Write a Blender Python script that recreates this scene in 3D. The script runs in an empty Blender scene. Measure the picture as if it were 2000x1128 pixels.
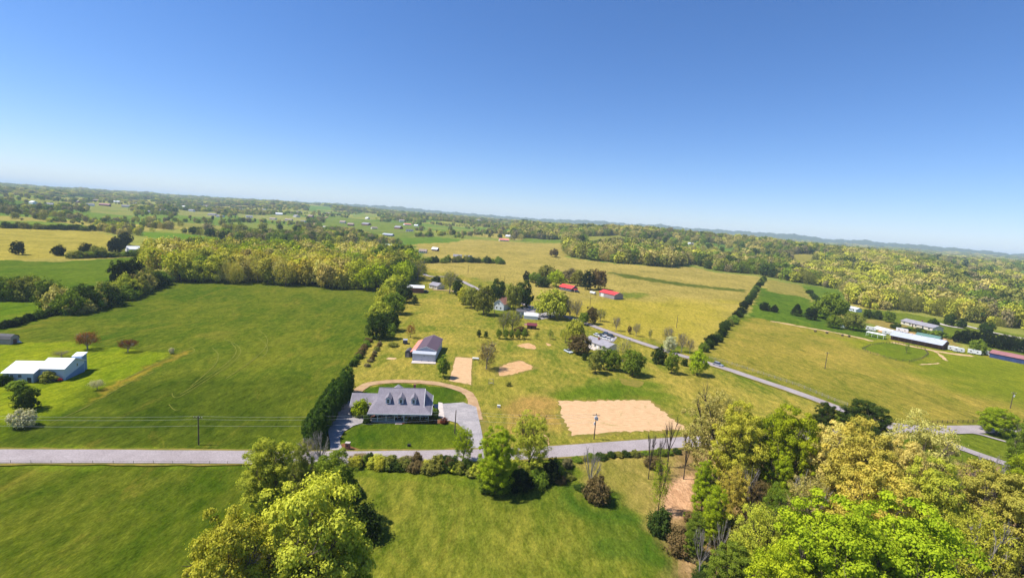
import bpy, bmesh, math, random
import numpy as np
from mathutils import Matrix, Vector
R = math.radians
random.seed(7); rng = np.random.default_rng(7)
scene = bpy.context.scene
COL = scene.collection

# ------------------------------------------------------------------ camera
CF, CH = 930.0, 60.0                       # focal length in pixels of a 2000 px wide frame, drone height in metres
ROLL = math.atan2(148, 2000.0)
PITCH = math.atan2((564 - 436) * math.cos(ROLL), CF)
cr, sr, cp, sp = math.cos(ROLL), math.sin(ROLL), math.cos(PITCH), math.sin(PITCH)
cam_d = bpy.data.cameras.new('camera'); cam = bpy.data.objects.new('camera', cam_d); COL.objects.link(cam)
cam_d.sensor_width = 36; cam_d.lens = CF / 2000 * 36; cam_d.clip_start = 1; cam_d.clip_end = 60000
_r = Vector((cr, sr * sp, sr * cp)); _u = Vector((-sr, cr * sp, cr * cp)); _f = Vector((0, cp, -sp))
m = Matrix(((_r.x, _u.x, -_f.x, 0), (_r.y, _u.y, -_f.y, 0), (_r.z, _u.z, -_f.z, CH), (0, 0, 0, 1)))
cam.matrix_world = m
scene.camera = cam

# ------------------------------------------------------------------ world, sun, exposure
SUN_EL, SUN_AZ = R(58), R(186)             # azimuth counted from +X, anticlockwise: the sun stands to the left, a little behind the drone
w = bpy.data.worlds.new('World'); scene.world = w; w.use_nodes = True
nt = w.node_tree; nt.nodes.clear()
sky = nt.nodes.new('ShaderNodeTexSky'); sky.sky_type = 'NISHITA'; sky.sun_disc = False
sky.sun_elevation = SUN_EL; sky.sun_rotation = math.pi / 2 - SUN_AZ
sky.altitude = 300; sky.air_density = 1.0; sky.dust_density = 0.1; sky.ozone_density = 8.0
bg = nt.nodes.new('ShaderNodeBackground'); bg.inputs[1].default_value = 0.105
wo = nt.nodes.new('ShaderNodeOutputWorld')
shs = nt.nodes.new('ShaderNodeHueSaturation'); shs.inputs['Saturation'].default_value = 1.13
nt.links.new(sky.outputs[0], shs.inputs['Color']); smx = nt.nodes.new('ShaderNodeMix'); smx.data_type = 'RGBA'; smx.blend_type = 'MULTIPLY'; smx.inputs[0].default_value = 1; smx.inputs[7].default_value = (.92, .835, .91, 1)
nt.links.new(shs.outputs[0], smx.inputs[6]); nt.links.new(smx.outputs[2], bg.inputs[0]); nt.links.new(bg.outputs[0], wo.inputs[0])
sl = bpy.data.lights.new('sun', 'SUN'); sl.energy = 4.6; sl.angle = R(0.5); sl.color = (1, 0.955, 0.88)
so = bpy.data.objects.new('sun', sl); COL.objects.link(so)
sd = Vector((math.cos(SUN_EL) * math.cos(SUN_AZ), math.cos(SUN_EL) * math.sin(SUN_AZ), math.sin(SUN_EL)))
so.rotation_euler = sd.to_track_quat('Z', 'Y').to_euler(); so.location = (0, 0, 200)
scene.view_settings.view_transform = 'Standard'; scene.view_settings.look = 'None'
scene.view_settings.gamma = 1; scene.view_settings.exposure = 0.70
scene.cycles.max_bounces = 5; scene.cycles.diffuse_bounces = 2; scene.cycles.transmission_bounces = 3
scene.cycles.volume_bounces = 2
HAZE = 0.00009

# ------------------------------------------------------------------ pixel <-> place helpers (only to read positions off the photograph)
def ray(x, y):
    u = (x - 1000) / CF; v = -(y - 564) / CF
    a = u * cr - v * sr; b = u * sr + v * cr
    return np.array([a, cp + b * sp, -sp + b * cp])
def proj(X, Y, Z):
    z = Z - CH; wv = Y * cp - z * sp; wv = np.where(np.abs(wv) < 1e-6, 1e-6, wv)
    a = X / wv; b = (Y * sp + z * cp) / wv
    return 1000 + CF * (a * cr + b * sr), 564 - CF * (-a * sr + b * cr), wv
def az_of_px(x):
    r_ = ray(x, 362 + .074 * x); return math.degrees(math.atan2(r_[0], r_[1]))
TR = np.array([0, 400, 700, 1100, 1600, 2200, 3000, 4500, 6500, 9500, 40000.])
TC = [(0, [0, 0, 1, 5, 11, 18, 28, 42, 56, 58, 50]), (350, [0, 0, 2, 6, 13, 22, 34, 54, 80, 75, 55]),
      (600, [0, 0, 3, 9, 20, 34, 58, 92, 90, 85, 60]), (850, [0, 0, 6, 16, 30, 50, 60, 70, 90, 90, 60]),
      (1050, [0, 0, 7, 20, 38, 54, 58, 65, 90, 90, 60]), (1250, [0, 0, 9, 28, 66, 55, 48, 60, 90, 90, 60]),
      (1450, [0, 0, 7, 24, 52, 46, 45, 60, 90, 90, 60]), (1700, [0, 0, 3, 15, 40, 42, 40, 55, 80, 90, 60]),
      (2000, [0, 0, 1, 6, 20, 32, 35, 45, 70, 80, 60])]
TA = np.array([az_of_px(c[0]) for c in TC]); TV = np.array([c[1] for c in TC], float)
PX_ = [0, 120, 250, 400, 500, 600, 650, 700, 780, 850, 940, 1050, 1110, 1170, 1230, 1290, 1340, 1400, 1500, 1550, 1620, 1680, 1750, 1780, 1850, 1900, 1950, 2000]
PV_ = [2.5, 3, 6, 7, 10, 11, 13, 14, 15.5, 13, 12.5, 12, 14.5, 17, 15, 18.5, 15.5, 17, 17.5, 19, 14, 17.5, 15, 17, 15, 15, 13, 13]
PA = np.array([az_of_px(p) for p in PX_]); PV = np.array(PV_, float)
def hgt(X, Y):
    X = np.asarray(X, float); Y = np.asarray(Y, float)
    r = np.hypot(X, Y); az = np.degrees(np.arctan2(X, Y))
    cols = np.stack([np.interp(r, TR, TV[i]) for i in range(len(TA))])
    k = np.clip(np.searchsorted(TA, az) - 1, 0, len(TA) - 2)
    t = np.clip((az - TA[k]) / (TA[k + 1] - TA[k]), 0, 1); t = t * t * (3 - 2 * t)
    lo = np.take_along_axis(cols, k[None], 0)[0]; hi = np.take_along_axis(cols, k[None] + 1, 0)[0]
    h = lo * (1 - t) + hi * t
    top = 60 + np.interp(az, PA, PV) / CF * 9500 * np.maximum(np.cos(np.radians(az)), .5)
    g = np.exp(-((r - 9500) / 1500.) ** 2)
    rough = 6 * np.sin(az * 2.9 + r * .0011) + 5 * np.sin(az * 6.1 + 1 + r * .0021) + 3 * np.sin(az * 13.7) + 2 * np.sin(az * 31.)
    h = h * (1 - g) + (top + rough) * g
    amp = np.clip((r - 450) / 1500, 0, 1) * 4.0
    h = h + amp * (np.sin(X * .011 + 1) * np.sin(Y * .009) + .6 * np.sin(X * .027 + Y * .021))
    return h
def h1(x, y): return float(hgt(np.array([x]), np.array([y]))[0])
_ts = np.geomspace(25, 30000, 700)
def G(x, y, z=None):
    """the point of the ground (or of the level z) seen at photo pixel x, y"""
    r_ = ray(x, y)
    if z is not None:
        t = (z - CH) / r_[2]; return Vector((r_[0] * t, r_[1] * t, z))
    hh = CH + r_[2] * _ts - hgt(r_[0] * _ts, r_[1] * _ts)
    k = np.argmax(hh < 0)
    if hh[k] >= 0: k = len(_ts) - 1
    a, b = _ts[max(k - 1, 0)], _ts[k]
    for _ in range(18):
        c = (a + b) / 2
        if CH + r_[2] * c - h1(r_[0] * c, r_[1] * c) < 0: b = c
        else: a = c
    X, Y = r_[0] * b, r_[1] * b
    return Vector((X, Y, h1(X, Y)))
def hpx(x, yb, yt):
    g = G(x, yb); r_ = ray(x, yt); t = math.hypot(g.x, g.y) / math.hypot(r_[0], r_[1])
    return max(CH + r_[2] * t - g.z, .5)
def mpp(g):                                # metres covered by one photo pixel at that place
    return (g.y * cp - (g.z - CH) * sp) / CF
def inpoly(px, py, poly):
    c = np.zeros(np.shape(px), bool); n = len(poly)
    for i in range(n):
        x0, y0 = poly[i][0], poly[i][1]; x1, y1 = poly[(i + 1) % n][0], poly[(i + 1) % n][1]
        if y0 == y1: continue
        c ^= ((y0 > py) != (y1 > py)) & (px < (x1 - x0) * (py - y0) / (y1 - y0) + x0)
    return c

# ------------------------------------------------------------------ materials
def new_mat(name):
    mt = bpy.data.materials.new(name); mt.use_nodes = True; t = mt.node_tree
    for n in list(t.nodes): t.nodes.remove(n)
    return mt, t, t.nodes, t.links
def noise(N, L, vec, scale, detail=3, rough=.55, dist=0):
    n = N.new('ShaderNodeTexNoise'); n.inputs['Scale'].default_value = scale; n.inputs['Detail'].default_value = detail
    n.inputs['Roughness'].default_value = rough; n.inputs['Distortion'].default_value = dist
    L.new(vec, n.inputs['Vector']); return n.outputs['Fac']
def mrange(N, L, v, a, b, c, d):
    n = N.new('ShaderNodeMapRange'); n.inputs[1].default_value = a; n.inputs[2].default_value = b
    n.inputs[3].default_value = c; n.inputs[4].default_value = d; L.new(v, n.inputs[0]); return n.outputs[0]
def mathn(N, L, op, a, b=None):
    n = N.new('ShaderNodeMath'); n.operation = op
    for i, v in enumerate((a, b)):
        if v is None: continue
        if isinstance(v, (int, float)): n.inputs[i].default_value = v
        else: L.new(v, n.inputs[i])
    return n.outputs[0]
def mixc(N, L, f, a, b, mode='MIX'):
    n = N.new('ShaderNodeMix'); n.data_type = 'RGBA'; n.blend_type = mode
    for i, v in ((0, f), (6, a), (7, b)):
        if isinstance(v, (int, float)): n.inputs[i].default_value = v
        elif isinstance(v, tuple): n.inputs[i].default_value = (*v[:3], 1)
        else: L.new(v, n.inputs[i])
    return n.outputs[2]
def scaled(N, L, vec, s, rot=0):
    n = N.new('ShaderNodeMapping'); n.inputs['Scale'].default_value = s; n.inputs['Rotation'].default_value = (0, 0, rot)
    L.new(vec, n.inputs[0]); return n.outputs[0]
def finish(N, L, mt, col, rough=.9, bump=None, bs=.3, bd=.1, metal=0, spec=.3):
    p = N.new('ShaderNodeBsdfPrincipled'); p.inputs['Roughness'].default_value = rough
    p.inputs['Metallic'].default_value = metal; p.inputs['Specular IOR Level'].default_value = spec
    if isinstance(col, tuple): p.inputs['Base Color'].default_value = (*col, 1)
    else: L.new(col, p.inputs['Base Color'])
    if bump is not None:
        b = N.new('ShaderNodeBump'); b.inputs['Strength'].default_value = bs; b.inputs['Distance'].default_value = bd
        L.new(bump, b.inputs['Height']); L.new(b.outputs[0], p.inputs['Normal'])
    o = N.new('ShaderNodeOutputMaterial'); L.new(p.outputs[0], o.inputs[0]); return mt
_mc = {}
def paint(name, col, rough=.6, var=.12, scale=.8, metal=0, spec=.3, ribs=None, rib_axis=0):
    """weathered paint, metal sheet, wood...: base colour with soft wear; ribs = spacing in metres of seams or boards"""
    if name in _mc: return _mc[name]
    mt, t, N, L = new_mat(name)
    tc = N.new('ShaderNodeTexCoord').outputs['Object']
    f = noise(N, L, tc, scale, 5, .65)
    f2 = noise(N, L, tc, scale * 9, 3)
    v = mrange(N, L, f, .3, .7, 1 - var, 1 + var); v2 = mrange(N, L, f2, .3, .7, 1 - var * .7, 1 + var * .7)
    vv = mathn(N, L, 'MULTIPLY', v, v2)
    bump = f2
    if ribs:
        wv = N.new('ShaderNodeTexWave'); wv.bands_direction = 'XYZ'[rib_axis]; wv.inputs['Scale'].default_value = 1 / ribs * .314159 * 1.0
        wv.wave_profile = 'SAW'; L.new(tc, wv.inputs[0])
        rb = mrange(N, L, wv.outputs['Fac'], 0, .22, .78, 1); vv = mathn(N, L, 'MULTIPLY', vv, rb); bump = wv.outputs['Fac']
    c = mixc(N, L, 1.0, col, (1, 1, 1), 'MULTIPLY')
    sc_ = N.new('ShaderNodeVectorMath'); sc_.operation = 'SCALE'; L.new(c, sc_.inputs[0]); L.new(vv, sc_.inputs[3])
    finish(N, L, mt, sc_.outputs[0], rough, bump, .25, .02, metal, spec); _mc[name] = mt; return mt
def glass_mat():
    if 'window_glass' in _mc: return _mc['window_glass']
    mt, t, N, L = new_mat('window_glass'); finish(N, L, mt, (.03, .04, .055), .08, None, spec=.8); _mc['window_glass'] = mt; return mt
def shingle(name, col):
    if name in _mc: return _mc[name]
    mt, t, N, L = new_mat(name)
    tc = N.new('ShaderNodeTexCoord').outputs['Object']
    a = noise(N, L, scaled(N, L, tc, (3.2, 7, 7)), 1, 2); b = noise(N, L, tc, .5, 5)
    v = mathn(N, L, 'MULTIPLY', mrange(N, L, a, .3, .7, .8, 1.2), mrange(N, L, b, .3, .7, .86, 1.14))
    sc_ = N.new('ShaderNodeVectorMath'); sc_.operation = 'SCALE'; sc_.inputs[0].default_value = col; L.new(v, sc_.inputs[3])
    finish(N, L, mt, sc_.outputs[0], .92, a, .4, .02); _mc[name] = mt; return mt
def sheet_mat(name, ca, cb, scale=.5, fine=5, stretch=(1, 1, 1), rot=0, bs=.3, contrast=(.35, .65), weeds=0.0):
    if name in _mc: return _mc[name]
    mt, t, N, L = new_mat(name)
    g = N.new('ShaderNodeNewGeometry').outputs['Position']
    v = scaled(N, L, g, stretch, rot)
    a = noise(N, L, v, scale, 5, .65); b = noise(N, L, v, fine, 3, .6)
    c = mixc(N, L, mrange(N, L, a, contrast[0], contrast[1], 0, 1), ca, cb)
    if weeds: c = mixc(N, L, mrange(N, L, noise(N, L, g, .22, 8, .8, 1.0), .56, .70, 0, weeds), c, lin(140, 148, 70))
    sc_ = N.new('ShaderNodeVectorMath'); sc_.operation = 'SCALE'; L.new(c, sc_.inputs[0]); L.new(mrange(N, L, b, .25, .75, .78, 1.22), sc_.inputs[3])
    finish(N, L, mt, sc_.outputs[0], .95, b, bs, .08, spec=.15); _mc[name] = mt; return mt

def leaf_mat(name, src, rough=.75, trans=.3):
    mt, t, N, L = new_mat(name)
    if src == 'object':
        c = N.new('ShaderNodeObjectInfo').outputs['Color']
    else:
        at = N.new('ShaderNodeAttribute'); at.attribute_type = 'INSTANCER'; at.attribute_name = 'tint'; c = at.outputs['Color']
    av = N.new('ShaderNodeAttribute'); av.attribute_name = 'v'
    val = mrange(N, L, av.outputs['Fac'], 0, 1, .66, 1.3)
    hs = N.new('ShaderNodeHueSaturation'); L.new(c, hs.inputs['Color']); L.new(val, hs.inputs['Value'])
    L.new(mrange(N, L, av.outputs['Fac'], 0, 1, .515, .485), hs.inputs['Hue'])
    d = N.new('ShaderNodeBsdfDiffuse'); tr = N.new('ShaderNodeBsdfTranslucent'); mx = N.new('ShaderNodeMixShader'); mx.inputs[0].default_value = trans
    L.new(hs.outputs[0], d.inputs[0])
    tcol = mixc(N, L, 1.0, hs.outputs[0], (1.05, 1.08, .4), 'MULTIPLY'); L.new(tcol, tr.inputs[0])
    L.new(d.outputs[0], mx.inputs[1]); L.new(tr.outputs[0], mx.inputs[2])
    o = N.new('ShaderNodeOutputMaterial'); L.new(mx.outputs[0], o.inputs[0]); return mt
LEAF = leaf_mat('leaf', 'object'); LEAF_FAR = leaf_mat('distant_leaf', 'inst', trans=.15)
BARK = paint('bark', (.13, .10, .075), .95, .25, 3)
BARK_GREY = paint('grey_bark', (.26, .23, .20), .95, .25, 3)
BARK_DARK = paint('dark_bark', (.06, .045, .035), .95, .25, 3)

# ------------------------------------------------------------------ object helpers
def tag(o, label=None, cat=None, group=None, kind=None):
    if label: o['label'] = label
    if cat: o['category'] = cat
    if group: o['group'] = group
    if kind: o['kind'] = kind
    return o
def empty(name, loc, label, cat, rz=0, group=None):
    o = bpy.data.objects.new(name, None); COL.objects.link(o); o.location = loc; o.rotation_euler = (0, 0, rz)
    o.empty_display_size = .5
    return tag(o, label, cat, group)
class MB:
    def __init__(s): s.v = []; s.f = []
    def poly(s, pts):
        b = len(s.v); s.v += [tuple(p) for p in pts]; s.f.append(tuple(range(b, b + len(pts)))); return s
    def box(s, x0, x1, y0, y1, z0, z1):
        b = len(s.v)
        s.v += [(x0, y0, z0), (x1, y0, z0), (x1, y1, z0), (x0, y1, z0), (x0, y0, z1), (x1, y0, z1), (x1, y1, z1), (x0, y1, z1)]
        s.f += [(b, b + 3, b + 2, b + 1), (b + 4, b + 5, b + 6, b + 7), (b, b + 1, b + 5, b + 4), (b + 1, b + 2, b + 6, b + 5), (b + 2, b + 3, b + 7, b + 6), (b + 3, b, b + 4, b + 7)]
        return s
    def slab(s, pts, th):                  # a plate of thickness th hanging below the outline pts
        b = len(s.v); n = len(pts)
        s.v += [tuple(p) for p in pts] + [(p[0], p[1], p[2] - th) for p in pts]
        s.f.append(tuple(range(b, b + n))); s.f.append(tuple(range(b + 2 * n - 1, b + n - 1, -1)))
        for i in range(n):
            j = (i + 1) % n; s.f.append((b + i, b + n + i, b + n + j, b + j))
        return s
    def prism(s, prof, a, b_, axis='x'):   # profile (u, z) extruded along x (u = y) or y (u = x)
        n = len(prof); b = len(s.v)
        for t in (a, b_):
            for u, z in prof: s.v.append((t, u, z) if axis == 'x' else (u, t, z))
        s.f.append(tuple(range(b, b + n))); s.f.append(tuple(range(b + 2 * n - 1, b + n - 1, -1)))
        for i in range(n):
            j = (i + 1) % n; s.f.append((b + i, b + n + i, b + n + j, b + j))
        return s
    def tube(s, pts, rad, n=6):
        b = len(s.v); m_ = len(pts)
        for i, p in enumerate(pts):
            p = Vector(p); q = Vector(pts[min(i + 1, m_ - 1)]) - Vector(pts[max(i - 1, 0)]); q.normalize()
            a = q.orthogonal().normalized(); c = q.cross(a); r_ = rad[i] if isinstance(rad, (list, tuple)) else rad
            for k in range(n):
                t = 2 * math.pi * k / n; s.v.append(tuple(p + a * (r_ * math.cos(t)) + c * (r_ * math.sin(t))))
        for i in range(m_ - 1):
            for k in range(n):
                k2 = (k + 1) % n; s.f.append((b + i * n + k, b + i * n + k2, b + (i + 1) * n + k2, b + (i + 1) * n + k))
        s.f.append(tuple(range(b, b + n))[::-1]); s.f.append(tuple(range(b + (m_ - 1) * n, b + m_ * n)))
        return s
    def mesh(s, name, mat):
        me = bpy.data.meshes.new(name); me.from_pydata(s.v, [], s.f)
        bm = bmesh.new(); bm.from_mesh(me); bmesh.ops.recalc_face_normals(bm, faces=bm.faces); bm.to_mesh(me); bm.free()
        if mat: me.materials.append(mat)
        return me
    def build(s, name, mat, parent=None, loc=None):
        o = bpy.data.objects.new(name, s.mesh(name, mat)); COL.objects.link(o)
        if parent is not None: o.parent = parent
        if loc is not None: o.location = loc
        return o
def quads_mesh(name, V, mat, v=None, faces4=None):
    """V: (n,4,3) quads"""
    me = bpy.data.meshes.new(name); n = len(V)
    me.vertices.add(n * 4); me.vertices.foreach_set('co', V.reshape(-1).astype(np.float32))
    me.loops.add(n * 4); me.loops.foreach_set('vertex_index', np.arange(n * 4, dtype=np.int32))
    me.polygons.add(n); me.polygons.foreach_set('loop_start', np.arange(0, n * 4, 4, dtype=np.int32))
    me.update(calc_edges=True)
    if v is not None:
        at = me.attributes.new('v', 'FLOAT', 'FACE'); at.data.foreach_set('value', v.astype(np.float32))
    me.materials.append(mat); return me

# ------------------------------------------------------------------ ground
def lin(r, g, b, k=.64):                   # photo colour (0-255) of a sunlit surface -> surface colour
    r, g, b = r * 1.0, g * .95, b * .76
    return tuple((((c / 255) + .055) / 1.055) ** 2.4 * k if c > 10 else c / 255 / 12.92 * k for c in (r, g, b))
def lins(r, g, b): return lin(r, g * .99, b * 1.1)
def PX(pts): return [tuple(G(x, y))[:2] for x, y in pts]
# name, outline in the photo, colour A, colour B
FIELDS = [
 ('far',   None, lin(122, 138, 72), lin(158, 162, 98)),
 ('cent',  [(560,905),(760,560),(815,520),(1010,560),(1240,655),(1650,800),(1590,850),(1330,866),(1000,890),(700,885)], lin(108,128,46), lin(180,168,92)),
 ('hay',   [(-900,890),(-900,690),(0,645),(165,600),(330,547),(560,556),(748,568),(722,655),(690,715),(640,765),(592,860),(588,884),(0,884)], lin(74,104,26), lin(118,128,46)),
 ('lawnL', [(-900,960),(-900,640),(0,668),(130,668),(250,682),(330,689),(236,745),(100,822),(0,862)], lin(110,138,28), lin(150,164,42)),
 ('hay2',  [(-900,650),(-900,570),(0,580),(100,583),(135,605),(60,632),(0,646)], lin(85,120,28), lin(112,140,36)),
 ('hay3',  [(-900,560),(-900,505),(0,507),(100,512),(280,500),(290,530),(240,560),(100,575),(0,575)], lin(80,112,32), lin(108,132,44)),
 ('tanL',  [(-900,505),(-900,428),(0,444),(183,449),(234,466),(215,490),(130,503),(0,508)], lin(152,148,76), lin(186,178,98)),
 ('str1',  [(-900,426),(-900,414),(0,431),(90,433),(168,440),(150,446),(0,442)], lin(100,132,52), lin(125,150,66)),
 ('str2',  [(248,452),(330,454),(432,464),(430,470),(300,466)], lin(95,135,45), lin(115,150,55)),
 ('str3',  [(335,433),(400,437),(500,446),(480,452),(330,441)], lin(130,138,78), lin(160,160,95)),
 ('str4',  [(170,396),(250,404),(265,421),(175,414)], lin(120,145,78), lin(160,160,105)),
 ('str5',  [(340,408),(420,414),(440,424),(350,420)], lin(125,145,85), lin(165,165,115)),
 ('str6',  [(460,416),(520,420),(600,424),(600,432),(470,426)], lin(120,145,80), lin(170,168,120)),
 ('hayD',  [(-900,890),(-900,760),(0,862),(120,818),(250,745),(330,735),(480,745),(640,730),(640,765),(592,860),(588,884),(0,884)], lin(60,84,18), lin(96,112,36)),
 ('worn', [(225,748),(290,715),(345,692),(376,684),(372,688),(330,706),(260,742),(160,792)], lin(132,132,46), lin(164,146,66)),
 ('worn2', [(385,652),(425,646),(462,648),(445,658),(428,668),(400,658)], lin(92,112,36), lin(132,134,56)),
 ('SW',    [(-900,915),(0,903),(485,907),(560,1000),(360,1128),(300,1500),(-1500,1500)], lin(70,96,20), lin(112,122,44)),
 ('bot',   [(560,1000),(690,930),(830,940),(1000,962),(1110,940),(1190,972),(1250,1010),(1310,1070),(1400,1300),(500,1500)], lin(82,110,30), lin(142,146,64)),
 ('botG',  [(1030,965),(1110,940),(1190,972),(1250,1010),(1310,1070),(1360,1140),(1290,1140),(1160,1010),(1080,975)], lin(66,100,30), lin(84,114,38)),
 ('bank',  [(1120,890),(1330,872),(1420,1010),(1330,1075),(1290,1040),(1215,975),(1150,940)], lin(140,140,74), lin(172,158,104)),
 ('litter',[(1330,872),(1600,850),(1850,900),(2300,950),(2500,1500),(1420,1500),(1300,1060),(1290,980)], lins(138,122,74), lins(190,164,132)),
 ('clay',  [(1300,940),(1350,925),(1365,975),(1330,1012),(1300,1000)], lins(206,168,138), lins(232,198,170)),
 ('tan',   [(805,476),(905,468),(1000,472),(1100,475),(1110,502),(1200,514),(1300,522),(1350,520),(1400,532),(1486,540),(1462,590),(1378,690),(1240,655),(1140,632),(1010,560),(815,520),(830,500)], lin(152,146,86), lin(186,174,112)),
 ('tanY',  [(1040,606),(1160,585),(1300,585),(1440,588),(1420,640),(1378,690),(1240,655),(1150,634)], lin(158,156,66), lin(190,178,90)),
 ('tanG',  [(1180,530),(1230,536),(1330,552),(1460,566),(1450,570),(1330,558),(1220,542)], lin(84,102,44), lin(110,120,52)),
 ('tanG2', [(1212,572),(1240,570),(1274,577),(1240,583),(1215,580)], lin(112,130,56), lin(128,140,64)),
 ('strC',  [(775,466),(850,462),(908,468),(870,474),(800,478)], lin(92,128,48), lin(112,146,58)),
 ('past',  [(1465,620),(1530,630),(1700,662),(1800,668),(2600,820),(2600,905),(1950,832),(1750,832),(1640,792),(1390,703),(1385,690)], lin(124,132,54), lin(176,162,88)),
 ('pastG', [(1560,640),(1700,665),(1800,668),(2600,820),(2600,880),(2000,800),(1900,742),(1780,700),(1640,665)], lin(116,134,36), lin(146,156,48)),
 ('padd',  [(1684,680),(1702,672),(1740,668),(1790,672),(1812,686),(1800,700),(1772,707),(1740,700)], lin(100,124,34), lin(122,142,42)),
 ('gR',    [(1486,560),(1506,568),(1580,583),(1600,602),(1740,660),(1700,663),(1530,628),(1462,618)], lin(72,106,30), lin(104,134,42)),
 ('tanR',  [(1497,546),(1564,556),(1586,583),(1500,569)], lin(138,140,78), lin(166,158,98)),
 ('gR2',   [(1566,556),(1640,566),(1660,585),(1600,602),(1586,583)], lin(90,122,40), lin(110,138,52)),
 ('lawnR', [(1650,598),(1720,606),(1800,616),(1870,632),(2400,720),(2400,800),(1870,668),(1740,640),(1650,620)], lin(96,120,38), lin(124,140,52)),
 ('tanR2', [(1680,622),(1740,628),(1850,655),(1880,676),(1760,660)], lin(140,134,78), lin(168,154,100)),
 ('hillP', [(1120,472),(1150,463),(1205,459),(1232,465),(1200,469),(1150,474)], lin(125,136,66), lin(150,155,85)),
 ('strM',  [(1020,464),(1100,467),(1100,474),(1020,471)], lin(100,130,50), lin(120,145,60)),
 ('fR1',   [(1525,497),(1600,497),(1626,503),(1622,511),(1560,512)], lin(140,140,76), lin(160,156,90)),
 ('fR2',   [(1650,519),(1722,521),(1715,531),(1665,531)], lin(92,128,46), lin(110,142,56)),
 ('fR3',   [(1950,570),(2100,592),(2100,606),(1975,586)], lin(96,130,44), lin(116,146,54)),
 ('mid1',  [(640,425),(700,428),(810,440),(812,462),(775,466),(735,458),(690,446),(630,440)], lin(100,130,58), lin(132,148,76)),
 ('mid2',  [(600,401),(645,402),(652,411),(603,411)], lin(98,138,66), lin(112,148,74)),
 ('mid3',  [(690,418),(735,419),(738,424),(690,424)], lin(120,145,80), lin(140,155,90)),
 ('mid4',  [(830,442),(925,447),(925,451),(835,446)], lin(120,145,75), lin(140,155,85)),
 ('mid5',  [(450,434),(560,440),(600,452),(500,448)], lin(120,142,76), lin(145,155,90)),
 ('mid6',  [(560,462),(700,466),(760,474),(720,474),(600,468)], lin(108,140,58), lin(125,150,66)),
 ('verge', [(-900,872),(0,874),(480,877),(600,884),(600,912),(0,912),(-900,912)], lin(96,126,30), lin(122,146,40)),
 ('circF', [(668,862),(676,838),(700,826),(740,822),(880,828),(908,850),(915,880),(720,884),(680,880)], lin(66,98,22), lin(104,122,36)),
 ('circB', [(700,775),(716,756),(760,749),(830,751),(890,758),(910,768),(906,784),(880,790),(845,790)], lin(62,96,24), lin(88,114,32)),
 ('tanA',  [(980,775),(1080,770),(1092,830),(1060,850),(1000,840)], lin(150,140,78), lin(186,156,104)),
 ('tanB',  [(935,735),(1000,720),(1060,735),(1000,780),(940,775)], lin(128,140,50), lin(166,160,84)),
 ('oliv',  [(1090,760),(1250,735),(1300,765),(1330,800),(1270,780),(1090,782)], lin(88,118,30), lin(112,134,44)),
 ('dipL',  [(1740,706),(1900,720),(1990,760),(1960,775),(1850,745),(1740,730)], lin(108,128,36), lin(130,144,46)),
]
nearx = [('tanA', .0)]
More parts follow.
